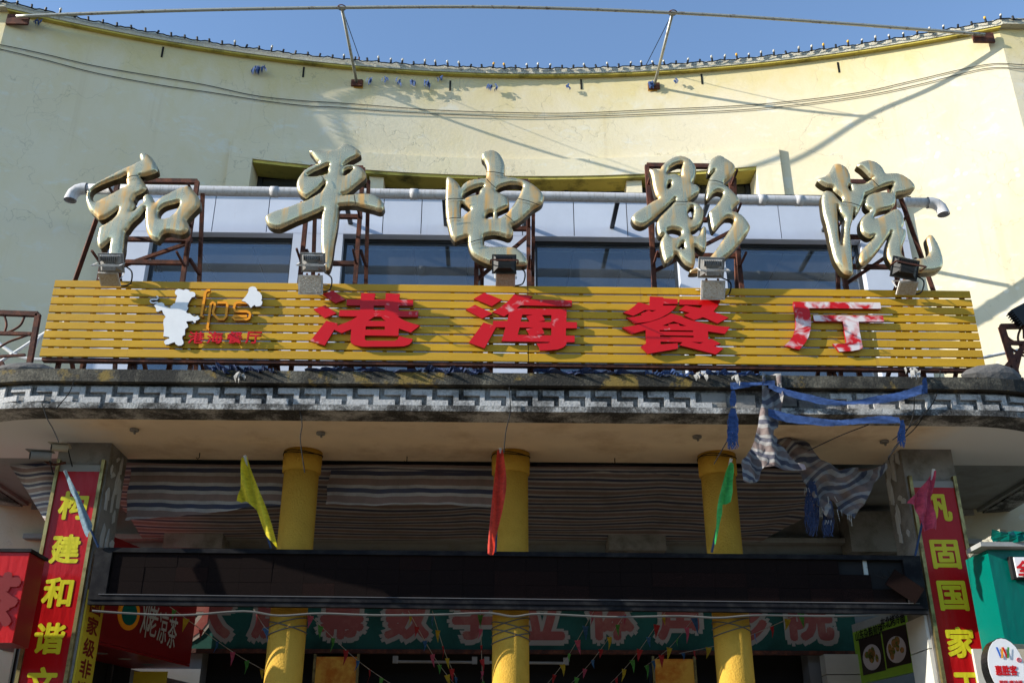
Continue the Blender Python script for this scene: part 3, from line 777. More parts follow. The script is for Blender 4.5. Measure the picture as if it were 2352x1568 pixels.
# string of bulbs along the parapet --------------------------------
SL = thing('string_lights', 'string of round bulbs in black sockets running along the parapet edge', 'string lights', (0, 12.8, ZT))
def cop(x, off=.125, dz=.05):
    if abs(x) < 7.45: return Vector((x, wallY(x, off), ZT+zf(x)+dz))
    return Vector((x, wallY(7.45, off), ZT+ZC+dz))
pts = []
x = -9.0
while x < 9.0: pts.append(cop(x, .135, .07+.012*math.sin(x*17)+.01*math.sin(x*41))); x += .06
part('cable', MB().tube(pts, .009, 5), 'cable', SL)
sock = bul = buly = None; i = 0; x = -8.8
while x < 8.8:
    c = cop(x, .13, .10)
    h_ = MB().tube([(0, 0, -.03), (0, 0, .03)], .017, 8)
    if sock is None: o = build('socket', h_, 'socket'); sock = o.data
    else: o = bpy.data.objects.new('socket', sock); COL.objects.link(o)
    o.parent = SL; o.location = c-ORG[SL.name]; o.rotation_euler = (random.uniform(-.2, .5), random.uniform(-.25, .25), 0); s0 = o
    lit = (x > -3.2 and random.random() < .6) or random.random() < .12
    if lit:
        bm_ = MB().tube([(0, 0, .03), (0, 0, .04), (0, 0, .055), (0, 0, .07), (0, 0, .08)], [.010, .017, .020, .015, .004], 10)
        ye = random.random() < .14
        if ye and buly: me_ = buly
        elif not ye and bul: me_ = bul
        else:
            t0 = build('bulb', bm_, 'bulby' if ye else 'bulb', None, True); me_ = t0.data; bpy.data.objects.remove(t0)
            if ye: buly = me_
            else: bul = me_
        o = bpy.data.objects.new('bulb', me_); COL.objects.link(o); o.parent = s0
    x += .187+random.uniform(-.012, .012)
# blue shreds under the coping
def rag(px, py, w_, h_, n, lb, mat='bluerag', Y=None, off=.04):
    mb = MB(); c = VW(px, py, off) if Y is None else V(px, py, Y)
    for i in range(n):
        x = c.x+random.uniform(-w_, w_)/2; z = c.z+random.uniform(-.03, .03); L = h_*random.uniform(.4, 1); wd = random.uniform(.012, .035)
        y = c.y-random.uniform(0, .05); dx = random.uniform(-.03, .03)
        mb.add([(x-wd/2, y, z), (x+wd/2, y-.01, z+.01), (x+wd/2+dx, y-.02, z-L*.6), (x+dx, y, z-L), (x-wd/2+dx, y-.01, z-L*.5)], [(0, 1, 2, 3, 4)])
    return solo('plastic_shred', mb, mat, lb, 'plastic shred', 'blue plastic shreds caught on the facade')
for px, py, w_, h_, n, lb in ((50, 42, .25, .14, 22, 'blue plastic wound round the rail end at the left corner'), (92, 48, .1, .12, 8, 'small blue shred just right of the left rail anchor'),
        (597, 157, .2, .16, 26, 'blue plastic tangle under the coping left of the left strut'), (851, 183, .08, .14, 10, 'blue shred under the coping right beside the left strut'),
        (884, 183, .06, .09, 6, 'blue shred second right of the left strut'), (916, 186, .06, .14, 6, 'blue shred third right of the left strut'), (950, 189, .06, .16, 8, 'blue shred fourth right of the left strut'), (981, 190, .07, .17, 8, 'blue shred fifth right of the left strut'),
        (1012, 180, .08, .08, 8, 'blue shred at the end of the torn row under the coping'), (1131, 199, .16, .10, 14, 'blue shred clump under the middle of the coping'), (1306, 198, .05, .07, 5, 'tiny blue shred between the middle and the right strut'),
        (1495, 193, .10, .14, 14, 'blue plastic wrapped on the foot of the right strut'), (1553, 188, .07, .08, 6, 'small blue shred right of the right strut')):
    rag(px, py, w_, h_, n, lb)
# cables along the wall ---------------------------------------------
for k, (lb, P) in enumerate((('upper of two weathered cables sagging across the yellow wall', [(-60, 95), (0, 103), (100, 124), (220, 152), (370, 178), (470, 195), (587, 220), (700, 232), (784, 237), (1000, 253), (1180, 259), (1320, 260), (1500, 252), (1740, 240), (1960, 215), (2100, 185), (2262, 149), (2352, 149), (2420, 149)]),
                         ('lower of two weathered cables sagging across the yellow wall', [(-60, 100), (0, 113), (100, 137), (220, 168), (370, 196), (480, 212), (600, 231), (700, 243), (784, 247), (900, 257), (1180, 269), (1320, 268), (1500, 262), (1740, 250), (1960, 224), (2100, 197), (2262, 158), (2352, 159), (2420, 159)]))):
    pts = [VW(x, y, .02) for x, y in catmull(P, 6, False)]
    solo('wall_cable', MB().tube(pts, .0065, 5), 'olive', lb, 'cable', 'cables across the yellow wall')
# scuppers: short dark slots
for px, py in ((373, 120), (697, 166), (1034, 197), (1335, 194), (1612, 182), (1926, 155)):
    c = VW(px, py, .004); part('weep_slot', MB().box(c.x-.014, c.y-.004, c.z-.10, c.x+.014, c.y+.01, c.z+.10), 'black', B)
# ================================================================== GOLD CHARACTERS
K = 2.904
he = C((320, 580), K, [(705,105),(740,97),(780,108),(830,145),(870,200),(895,250),(903,290),(898,315),(860,335),(800,355),(745,370),(700,372),(720,400),(745,440),(768,475),(775,505),(765,530),(740,552),(700,575),(665,590),(645,610),(635,640),(622,655),(638,690),(635,730),(618,762),(605,778),(640,760),(690,705),(735,668),(728,640),(738,608),(765,580),(800,573),(830,590),(850,630),(872,668),(885,670),(930,625),(975,595),(1060,555),(1150,510),(1230,485),(1262,482),(1300,515),(1345,565),(1380,610),(1393,660),(1390,715),(1350,760),(1300,810),(1260,855),(1240,885),(1255,915),(1262,970),(1245,1010),(1210,1035),(1160,1045),(1090,1030),(1030,1020),(975,1035),(945,1065),(920,1105),(895,1122),(850,1105),(815,1075),(790,1035),(770,980),(760,900),(758,820),(762,750),(740,775),(690,840),(640,885),(590,940),(560,985),(532,1015),(525,1060),(515,1130),(510,1210),(495,1280),(480,1330),(345,1325),(338,1240),(345,1180),(355,1120),(330,1140),(300,1165),(270,1190),(245,1205),(215,1180),(200,1130),(203,1080),(215,1020),(230,965),(260,945),(330,905),(390,860),(430,810),(452,752),(420,775),(370,810),(310,850),(260,868),(220,872),(200,850),(150,805),(110,760),(85,700),(72,640),(80,580),(95,530),(120,500),(150,480),(220,430),(320,380),(430,320),(520,275),(600,245),(680,200),(710,185),(700,160),(694,130)])
heh = [C((320, 580), K, l) for l in ([(545,350),(470,385),(380,415),(300,445),(220,480),(150,518),(120,560),(125,605),(150,645),(190,665),(240,640),(320,600),(400,555),(480,510),(545,478),(538,420)],
       [(1155,675),(1080,690),(1000,712),(950,740),(915,785),(918,830),(935,858),(1000,858),(1060,830),(1110,780),(1145,725)])]
ping = C((1040, 560), K, [(570,135),(600,125),(660,130),(740,137),(830,128),(900,105),(940,75),(975,57),(1030,57),(1080,75),(1130,110),(1165,140),(1170,175),(1140,200),(1090,228),(1030,258),(990,290),(968,315),(1000,300),(1060,293),(1130,305),(1190,335),(1225,380),(1235,420),(1215,460),(1170,500),(1110,550),(1050,600),(1000,632),(950,646),(1000,645),(1100,635),(1200,628),(1290,632),(1360,660),(1410,700),(1440,750),(1445,790),(1420,830),(1380,838),(1300,815),(1200,790),(1120,770),(1040,765),(960,770),(920,778),(915,850),(905,950),(885,1080),(865,1180),(850,1290),(835,1400),(810,1490),(790,1515),(765,1512),(745,1480),(735,1440),(725,1350),(712,1250),(708,1120),(712,980),(720,870),(735,815),(700,835),(620,870),(520,912),(420,952),(320,998),(230,1035),(160,1032),(110,1010),(75,970),(60,910),(75,880),(150,840),(250,805),(350,775),(450,735),(530,710),(600,675),(660,640),(710,610),(742,560),(760,510),(720,538),(670,588),(600,642),(545,680),(520,676),(470,640),(435,590),(425,520),(440,460),(470,410),(520,355),(590,315),(640,290),(680,280),(655,250),(620,200)])
pingh = [C((1040, 560), K, l) for l in ([(800,300),(730,325),(650,362),(580,402),(555,425),(620,430),(700,418),(755,405),(788,388),(788,340)], [(1080,342),(1040,338),(995,352),(972,388),(975,418),(1010,408),(1050,375)])]
dian = C((1740, 580), K, [(540,110),(570,85),(630,68),(690,72),(740,100),(775,145),(800,200),(812,260),(808,330),(805,370),(880,378),(960,395),(1040,415),(1100,440),(1150,470),(1200,510),(1240,555),(1265,600),(1260,650),(1240,690),(1200,720),(1140,755),(1080,810),(1020,868),(950,922),(890,950),(905,985),(908,1030),(885,1072),(850,1088),(800,1072),(740,1056),(680,1048),(620,1056),(570,1072),(565,1120),(572,1165),(600,1178),(680,1185),(780,1185),(880,1188),(950,1205),(1000,1245),(1040,1290),(1070,1340),(1070,1382),(1040,1404),(960,1408),(850,1408),(740,1402),(640,1392),(560,1362),(480,1322),(430,1278),(400,1220),(382,1150),(378,1080),(330,1092),(280,1106),(240,1126),(210,1105),(180,1060),(165,1000),(145,920),(130,840),(122,720),(122,600),(128,480),(130,395),(150,375),(190,385),(240,420),(280,465),(300,500),(330,460),(390,420),(460,405),(540,395),(590,388),(600,330),(600,260),(575,200),(545,165)])
dianh = [C((1740, 580), K, l) for l in ([(560,488),(500,493),(430,518),(360,558),(325,600),(328,632),(380,610),(450,590),(508,575),(520,530)], [(1015,487),(960,468),(880,465),(800,482),(740,508),(712,535),(735,555),(790,580),(840,620),(862,680),(855,725),(800,752),(725,790),(728,830),(745,856),(800,820),(850,780),(900,715),(950,640),(990,570),(1008,520)], [(668,788),(620,798),(592,830),(592,856),(630,860),(665,850)], [(303,688),(340,702),(400,747),(402,768),(360,800),(320,832),(305,832)])]
K4 = 3.0148
ying1 = C((2500, 600), K4, [(292,245),(330,235),(380,240),(418,250),(440,205),(480,160),(540,115),(600,88),(660,78),(730,90),(790,125),(835,175),(858,235),(855,300),(840,360),(812,412),(860,425),(895,455),(902,500),(880,540),(830,578),(780,615),(760,630),(820,635),(880,655),(920,690),(945,740),(950,800),(935,868),(900,926),(850,966),(800,982),(795,1000),(805,1025),(840,1045),(880,1040),(905,1000),(920,950),(950,925),(975,945),(978,1050),(980,1150),(970,1212),(940,1230),(900,1212),(842,1172),(845,1250),(845,1350),(830,1410),(800,1422),(740,1396),(680,1340),(630,1270),(605,1262),(580,1308),(540,1340),(500,1368),(475,1350),(450,1280),(432,1200),(425,1130),(440,1080),(462,1032),(430,1048),(400,1020),(385,960),(378,900),(390,850),(440,790),(500,730),(550,680),(585,640),(600,605),(560,640),(500,700),(420,770),(330,850),(260,905),(200,928),(150,918),(105,890),(80,840),(85,800),(150,740),(250,680),(340,620),(400,592),(375,560),(350,490),(335,420),(325,350),(310,290)])
ying1h = [C((2500, 600), K4, l) for l in ([(688,172),(620,184),(555,218),(515,265),(512,300),(560,292),(610,292),(655,312),(680,328),(674,290),(680,220)], [(548,402),(518,420),(512,472),(543,450)], [(810,692),(775,722),(757,762),(775,808),(800,845),(815,800),(823,740)], [(505,990),(560,963),(620,968),(668,987),(675,1028),(640,1053),(590,1062),(545,1042)], [(698,1125),(662,1160),(643,1192),(680,1198),(710,1193),(704,1160)])]
ying2 = C((2500, 600), K4, [(1035,130),(1060,100),(1110,75),(1165,80),(1220,115),(1290,160),(1325,200),(1320,260),(1280,328),(1230,376),(1190,418),(1240,450),(1300,510),(1360,570),(1380,620),(1350,658),(1310,698),(1292,735),(1350,760),(1420,800),(1470,855),(1508,925),(1490,988),(1440,1056),(1370,1146),(1290,1236),(1210,1306),(1120,1370),(1000,1430),(900,1476),(830,1486),(785,1482),(778,1465),(800,1440),(860,1425),(920,1390),(1000,1320),(1080,1230),(1150,1130),(1220,1030),(1280,930),(1310,860),(1288,832),(1240,822),(1190,850),(1140,906),(1100,956),(1070,982),(1050,960),(1030,900),(1015,820),(1005,760),(1030,735),(1080,690),(1130,630),(1170,560),(1170,522),(1120,508),(1070,532),(1020,588),(990,612),(975,590),(978,520),(990,440),(1010,370),(1040,310),(1072,262),(1040,290),(1005,298),(998,270),(1005,200)])
K5 = 3.1357
yuan = C((3250, 620), K5, [(290,115),(340,120),(400,150),(445,200),(470,260),(480,330),(482,360),(560,370),(640,365),(700,330),(748,302),(720,290),(680,250),(620,190),(562,145),(570,115),(620,85),(690,73),(760,85),(820,115),(870,165),(900,210),(915,240),(980,232),(1060,235),(1140,265),(1210,310),(1260,360),(1285,400),(1270,442),(1200,476),(1120,496),(1045,508),(1045,560),(1030,628),(990,672),(930,692),(860,708),(812,728),(780,768),(772,800),(830,788),(920,740),(990,700),(1040,680),(1090,700),(1130,760),(1148,830),(1140,890),(1120,920),(1160,940),(1175,970),(1165,1040),(1140,1110),(1118,1180),(1118,1240),(1150,1285),(1250,1308),(1340,1300),(1400,1290),(1440,1265),(1460,1230),(1455,1170),(1440,1110),(1432,1050),(1450,1015),(1475,1002),(1510,1030),(1560,1100),(1600,1190),(1630,1290),(1635,1360),(1620,1418),(1580,1456),(1500,1476),(1400,1480),(1280,1476),(1150,1458),(1060,1430),(1000,1390),(955,1330),(928,1260),(925,1180),(940,1100),(965,1030),(982,985),(930,1056),(870,1146),(800,1236),(720,1326),(640,1386),(600,1378),(575,1330),(580,1270),(610,1210),(680,1130),(740,1070),(768,1030),(720,1046),(670,1032),(620,988),(595,930),(590,860),(610,800),(660,750),(718,712),(690,690),(655,650),(650,590),(670,530),(720,495),(800,475),(900,470),(972,478),(985,430),(1005,378),(950,387),(870,412),(780,455),(700,498),(655,520),(640,580),(610,648),(585,706),(560,750),(542,764),(526,740),(520,700),(500,825),(482,880),(470,980),(480,1080),(490,1200),(500,1320),(510,1450),(495,1505),(440,1506),(380,1478),(320,1400),(270,1310),(240,1200),(215,1090),(195,990),(170,880),(135,760),(118,650),(112,560),(125,490),(160,452),(210,460),(260,490),(310,550),(352,592),(368,570),(355,535),(320,500),(270,460),(245,418),(180,408),(120,380),(70,340),(65,312),(100,290),(160,270),(210,220),(245,160),(265,125)])
yuanh = [C((3250, 620), K5, l) for l in ([(305,655),(312,720),(316,820),(322,920),(330,1020),(345,1105),(360,1135),(368,1080),(382,1000),(388,900),(395,822),(370,778),(335,722)], [(470,388),(448,408),(456,438),(478,458)])]
YC = 9.20; YF = 9.56
for nm, desc, outs, ties in (('he', 'leftmost gold character, a leaning grain stalk joined to a rounded box', [[he]+heh], [(538, 350, 690, 375)]),
        ('ping', 'gold character with one tall stem crossed by a long bar, second from left', [[ping]+pingh], []),
        ('dian', 'gold character in the middle with a bottom stroke curling right', [[dian]+dianh], []),
        ('ying', 'gold character in two parts with three stacked slanting strokes on its right, fourth from left', [[ying1]+ying1h, [ying2]], []),
        ('yuan', 'rightmost gold character with a long hook rising at its lower right', [[yuan]+yuanh], [])):
    x0 = sum(p[0] for p in outs[0][0])/len(outs[0][0]); c = V(x0, 620, YC)
    t = thing('gold_character', desc, 'sign character', (c.x, YC, c.z), 'five large gold characters above the slatted sign')
    for L in outs:
        mb, sd = pillow(L, YC, .042, .034)
        f = part('face', mb, 'gold', t, True); part('return_edge', sd, 'goldside', t)
    # wire ties
    wires = {'he': [[(505, 331), (530, 323)] ], 'dian': [], 'ying': [], 'ping': [], 'yuan': []}[nm] and []
    W = {'he': [[(296, 325), (310, 321), (324, 322)]], 'ping': [[(840, 422), (843, 440), (850, 452)], [(1003, 0), (1003, 1)]][:0],
         'dian': [[(1041, 549), (1062, 547), (1105, 549)], [(1042, 630), (1075, 624), (1100, 626)], [(1196, 441), (1236, 441), (1263, 445)], [(1317, 546), (1350, 556), (1402, 575)], [(1281, 607), (1290, 620), (1303, 633)]],
         'ying': [[(1547, 463), (1575, 463), (1593, 464)], [(1625, 414), (1650, 416), (1661, 422)]], 'yuan': [[(1936, 463), (1965, 465), (1980, 478)]]}[nm]
    for Wp in W:
        if nm == 'dian': Wp = [((1740+(x-1041+0)*0+ (x-999)*1.0)/1.0 if False else x, y) for x, y in Wp]
    K3 = {'dian': [[(122,635),(210,622),(325,628)], [(125,860),(220,845),(300,845)], [(597,312),(690,315),(800,335)], [(600,395),(660,460),(715,505)], [(960,622),(1080,650),(1215,700)], [(812,808),(870,850),(930,905)], [(380,1140),(470,1110),(555,1092)]],
          'he': [[(545,385),(600,360),(685,352)]], 'ping': [[(715,420),(740,455),(748,505)], [(1095,640),(1100,690),(1108,745)]],
          'ying': [[(580,625),(660,622),(755,625)], [(1005,365),(1100,372),(1185,400)]], 'yuan': [[(365,590),(480,600),(600,640)], [(745,305),(790,350),(835,395)]]}[nm]
    o_, k_ = {'dian': ((1740, 580), K), 'he': ((320, 580), K), 'ping': ((1040, 560), K), 'ying': ((2500, 600), K4), 'yuan': ((3250, 620), K5)}[nm]
    for q in K3:
        part('tie_wire', MB().tube([V(x, y, YC-.068) for x, y in catmull(C(o_, k_, q), 4, False)], .004, 5), 'cable', t)

# ================================================================== RUSTY FRAMES
ZD = Z0+.36
def frame(xl_, xr_, ytop, mids, lb, lean=1, diag=True, ext=0):
    a, b_ = V(xl_, 560, YF), V(xr_, 560, YF); zt_ = V((xl_+xr_)/2, ytop, YF).z
    t = thing('steel_trestle', lb, 'steel frame', (a.x, YF, ZD), 'rusty frames behind the gold characters')
    y = YF; yr = YF+.85
    for x in (a.x, b_.x):
        part('post', MB().bar((x, y, ZD), (x, y, zt_), .045), 'rust', t)
        part('rear_leg', MB().bar((x+.06, yr, ZD), (x+.06, y+.05, zt_-.12), .04), 'rust', t)
        for k in (.35, .62): 
            z = ZD+(zt_-ZD)*k; part('cross_tie', MB().bar((x+.03, y+.03, z), (x+.06, yr-(yr-y)*k, z-.02), .03), 'rust', t)
    part('top_rail', MB().bar((a.x, y+.001, zt_), (b_.x, y+.001, zt_), .05), 'rust', t)
    for my in mids:
        z = V((xl_+xr_)/2, my, YF).z; part('rail', MB().bar((a.x-.02, y+.046, z), (b_.x+.02, y+.046, z), .045), 'rust', t)
    if diag: part('brace', MB().bar((a.x, y+.06, V(0, mids[-1], y).z-.1), (b_.x, y+.06, V(0, mids[0], y).z), .035), 'rust', t)
    for x_ in (a.x, b_.x):
        for k_ in (.25, .6, .85):
            z_ = 6.45+(zt_-6.45)*k_; part('stand_off', MB().bar((x_, YC+.046, z_), (x_, y-.024, z_), .02), 'rust', t)
    return t
frame(244, 432, 416, (545, 598), 'rusty angle iron frame behind the leftmost gold character')
frame(697, 822, 386, (492, 600), 'rusty angle iron frame behind the tall crossed gold character', diag=False)
frame(1095, 1214, 417, (520, 606), 'rusty angle iron frame behind the middle gold character')
frame(1497, 1693, 382, (500, 582), 'rusty angle iron frame behind the two part gold character')
frame(1928, 2066, 419, (540, 608), 'rusty angle iron frame behind the rightmost gold character')
# raking struts beside the outer frames
for P, lb in (([(172, 645), (236, 462)], 'long rusty raking strut at the left end of the frames'), ([(2143, 665), (2068, 452)], 'long rusty raking strut at the right end of the frames')):
    a, b_ = V(*P[0], YF+.55), V(*P[1], YF+.05); a = a+(a-b_)*.35
    solo('raking_strut', MB().bar(a, b_, .045), 'rust', lb, 'strut', 'raking struts of the character frames')

# ================================================================== SLATTED SIGNBOARD
YB = 9.34
SB = thing('slatted_signboard', 'long ochre slatted restaurant sign with red characters, chef figure and orange letters', 'signboard', (0, YB, 5.5), None)
TL, TR, BL, BR = V(127, 643, YB), V(2229, 668, YB), V(90, 818, YB), V(2262, 843, YB)
xl_, xr_ = (TL.x+BL.x)/2, (TR.x+BR.x)/2
seam = V(1213, 740, YB).x
JIT = {}; NS = 9; fr_ = .865
for i in range(NS):
    for a, b_ in ((xl_, seam-.004), (seam+.004, xr_)):
        mb = MB(); vs_ = []
        for x in (a, b_):
            t = (x-xl_)/(xr_-xl_); zt_ = TL.z+(TR.z-TL.z)*t; zb_ = BL.z+(BR.z-BL.z)*t; h = (zt_-zb_)
            z1 = zt_-h*i/NS+JIT.setdefault((i, round(a, 1), x == a), random.uniform(-.0025, .0025)); z0 = z1-h*fr_/NS; e = .006
            if i == NS-1: z0 = zb_
            vs_.append([(x, YB+e, z0), (x, YB, z0+e), (x, YB, z1-e), (x, YB+e, z1), (x, YB+.014, z1), (x, YB+.014, z0)])
        n = 6; mb.v = vs_[0]+vs_[1]; mb.f = [(k, (k+1) % n, n+(k+1) % n, n+k) for k in range(n)]+[tuple(range(n)), tuple(range(n, 2*n))]
        part('slat', mb, 'slat', SB)
zt_, zb_ = TL.z, BL.z
for k in range(15):
    bf = MB()
    x = xl_+.08+(xr_-xl_-.16)*k/14; bf.box(x-.02, YB+.016, zb_+.0, x+.02, YB+.056, zt_-.02+(TR.z-TL.z)*k/14)
    part('backing_bar', bf, 'rust', SB)
part('bottom_rail', MB().hexa([BL+Vector((.02, .02, -.035)), BR+Vector((-.02, .02, -.035)), BR+Vector((-.02, .09, -.035)), BL+Vector((.02, .09, -.035)), BL+Vector((.02, .02, -.002)), BR+Vector((-.02, .02, -.002)), BR+Vector((-.02, .09, -.002)), BL+Vector((.02, .09, -.002))]), 'rust', SB)
# support under and behind the board
SF = thing('sign_support', 'dark rusty trestle of posts and braces carrying the slatted sign on the canopy', 'steel frame', (0, 9.6, ZD))
for k in range(14):
    x = xl_+.15+(xr_-xl_-.3)*k/13+random.uniform(-.1, .1)
    part('post', MB().bar((x, YB+.12, ZD-.1), (x, YB+.12, TL.z-.1), .04), 'rust', SF)
    part('rear_brace', MB().bar((x+random.uniform(-.1, .1), YB+.95, ZD-.05), (x, YB+.14, BL.z+.35), .035), 'rust', SF)
    if k % 2: part('brace', MB().bar((x+.16, YB+.14, ZD-.05), (x-.05, YB+.10, BL.z+.2), .03), 'rust', SF)
part('rail', MB().bar((xl_+.05, YB+.16, ZD+.06), (xr_-.05, YB+.16, ZD+.06), .035), 'rust', SF)
part('rail', MB().bar((xl_+.05, YB+.9, ZD+.1), (xr_-.05, YB+.9, ZD+.1), .035), 'rust', SF)
# red characters
KR = 5.0043
def A(o, *ls): return [C(o, KR, l) for l in ls]
o1, o2, o3, o4 = (1230, 1150), (1860, 1150), (2480, 1160), (3110, 1170)
chars = [
 ('red1', 'faded red character nearest the orange letters', [A(o1, [(300,125),(510,60),(765,235),(555,310)]), A(o1, [(120,430),(355,352),(580,515),(350,605)]),
  A(o1, [(55,1065),(375,662),(600,715),(590,765),(760,700),(880,650),(1000,575),(625,570),(640,450),(1050,450),(1055,355),(780,352),(785,235),(1065,235),(1075,108),(1340,115),(1360,125),(1335,240),(1560,240),(1565,112),(1850,125),(1835,242),(2115,245),(2112,360),(1830,358),(1825,462),(2218,468),(2212,585),(1800,582),(1950,660),(2100,715),(2255,755),(2065,898),(1830,818),(1820,965),(1150,955),(1145,1030),(1180,1060),(1750,1062),(1800,1035),(1835,965),(1950,1000),(2105,1025),(2090,1080),(2030,1140),(1930,1172),(1700,1180),(1100,1180),(950,1150),(870,1100),(858,1040),(875,830),(680,910),(535,840),(345,1155)],
   [(1325,358),(1545,358),(1545,455),(1320,450)], [(1335,580),(1470,580),(1520,630),(1575,668),(1210,662),(1280,620)], [(1165,775),(1548,775),(1545,843),(1160,838)])]),
 ('red1', 'faded red character second in the row', [A(o2, [(175,222),(385,100),(740,242),(535,370)]), A(o2, [(15,440),(200,343),(550,515),(345,615)]),
  A(o2, [(75,1100),(370,698),(555,748),(562,665),(845,667),(875,520),(780,575),(545,488),(700,400),(830,300),(910,220),(990,128),(1355,170),(1280,232),(2140,255),(2140,372),(1115,352),(1035,412),(2035,430),(2028,685),(2242,692),(2240,812),(2022,812),(2020,960),(2195,962),(2195,1090),(2035,1090),(2020,1150),(1960,1200),(1850,1238),(1700,1250),(1500,1255),(1490,1190),(1435,1115),(1660,1110),(1700,1085),(732,1070),(808,795),(620,792),(390,1212)],
   [(1148,540),(1365,542),(1225,572),(1270,630),(1300,682),(1115,678)], [(1540,548),(1730,548),(1728,688),(1465,680),(1600,660),(1580,600)], [(1095,798),(1375,800),(1220,828),(1265,890),(1295,950),(1055,943)], [(1535,805),(1728,808),(1728,955),(1395,948),(1588,920),(1570,860)])]),
 ('red2', 'mostly solid red character third in the row', [A(o3, [(60,450),(180,395),(280,325),(365,242),(595,298),(598,125),(860,140),(875,165),(1155,180),(1158,275),(862,278),(862,308),(1140,310),(1060,400),(960,475),(800,560),(600,630),(300,665),(120,545),(280,535),(440,500),(415,470),(580,405),(640,435),(730,402),(500,397),(400,450),(265,515)]),
  A(o3, [(1190,185),(2015,198),(1975,300),(1870,430),(2178,550),(1955,665),(1665,540),(1485,600),(1280,500),(1395,450),(1180,400),(1305,305),(1600,358),(1655,298),(1190,290)]),
  A(o3, [(40,750),(300,705),(600,640),(800,575),(930,515),(1020,465),(1255,525),(1255,545),(1450,610),(1700,670),(1950,715),(2205,735),(2100,875),(1760,825),(1770,990),(1830,975),(2015,1070),(1885,1120),(2075,1165),(1920,1285),(1190,1100),(1255,1037),(810,1030),(815,1085),(1155,1060),(1160,1170),(570,1270),(420,1125),(525,1065),(525,1000),(512,800),(245,872)],
   [(1075,625),(1335,718),(1205,718),(1170,672),(965,680),(980,718),(840,712)], [(793,798),(1465,808),(1465,838),(795,828)], [(800,903),(1475,912),(1475,945),(805,935)], [(1425,1037),(1675,1040),(1600,1070)])]),
 ('red3', 'red character peeled half to white at the right end', [A(o4, [(318,180),(2055,198),(2075,322),(635,310),(665,480),(675,620),(660,740),(630,870),(560,1000),(440,1140),(130,1065),(230,980),(320,850),(360,720),(365,560),(345,400),(320,260)]),
  A(o4, [(712,448),(2110,462),(2135,580),(1625,580),(1640,750),(1670,900),(1705,1080),(1700,1110),(1640,1140),(1500,1165),(1240,1178),(1180,1100),(1108,1022),(1330,1020),(1375,1005),(1380,980),(1345,800),(1310,575),(735,572)])])]
for mt, lb, strokes in chars:
    mb, sd = MB(), MB()
    for L in strokes:
        q = MB().prism(L, V, YB-.045, .03); mb.add(q.v, q.f); sd.add(q.side.v, q.side.f)
    f = part('red_character', mb, mt, SB); f['label'] = lb
    part('return_edge', sd, 'redside', f)
KL, oL = 4.8, (590, 1130)
def cut(name, L, mat, smat, Y=YB-.04, t=.03, k=1):
    L = [catmull(l, k) if k > 1 else l for l in L]
    q = MB().prism(L, V, Y, t); f = part(name, q, mat, SB); part('return_edge', q.side, smat, f); return f
chef = C(oL, KL, [(525,185),(545,140),(590,122),(640,128),(690,145),(740,125),(790,140),(815,175),(860,172),(905,190),(922,235),(905,270),(850,285),(800,360),(770,430),(765,460),(785,490),(755,540),(740,570),(770,590),(810,590),(870,640),(910,655),(965,628),(985,650),(1002,690),(970,715),(925,730),(925,765),(905,775),(865,735),(760,742),(740,760),(770,800),(780,850),(720,895),(718,1000),(668,1030),(665,1080),(690,1130),(690,1170),(650,1205),(590,1210),(540,1180),(525,1140),(470,1155),(400,1188),(345,1190),(318,1150),(330,1110),(380,1080),(418,1075),(415,1045),(305,1030),(318,900),(302,780),(310,710),(348,655),(300,590),(280,530),(240,540),(200,562),(165,550),(165,500),(130,440),(150,410),(210,385),(270,378),(318,405),(325,445),(380,475),(440,487),(445,450),(480,430),(495,405),(525,400),(570,250),(535,225)])
cut('chef_figure', [chef], 'white', 'whiteside')
cut('steam_curl', [stroke(C(oL, KL, [(170,262),(200,272),(202,300),(180,322),(120,322),(70,325),(50,348),(62,378),(110,392),(160,380),(200,383)]), 3)], 'white', 'whiteside')
cut('hat', [C(oL, KL, [(1805,348),(1880,270),(1925,200),(1940,160),(1938,120),(1970,85),(2020,73),(2070,85),(2102,125),(2102,155),(2160,190),(2195,250),(2195,310),(2180,345),(2205,360),(2200,410),(2165,450),(2080,460),(2060,430),(2020,450),(1985,485),(1940,420),(1880,370)])], 'white', 'whiteside', YB-.052, .03)
for P in ([(1204,148),(1165,145),(1125,165),(1108,200),(1095,280),(1030,640),(1075,645)], [(1182,895),(1148,880),(1160,800),(1205,480),(1215,410),(1250,375),(1290,400),(1290,450),(1255,560),(1262,600),(1360,700),(1460,700),(1505,650),(1532,420),(1510,382),(1340,380)],
          [(1920,385),(1730,380),(1685,400),(1658,480),(1680,540),(1730,550),(1900,550),(1955,575),(1970,610),(1950,680),(1900,703),(1680,705),(1632,665),(1655,642),(1910,642)]):
    cut('orange_letter', [stroke(C(oL, KL, P), 5.6)], 'orange', 'orangeside')
for ch, cx in (('港', 940), ('海', 1300), ('餐', 1680), ('厅', 2040)):
    px, py = C(oL, KL, [(cx, 1065)])[0]; c = V(px, py, YB-.03)
    mb = MB(); text(mb, ch, c, .158, .128, bold=.022, t=.012); part('small_red_character', mb, 'red2', SB)

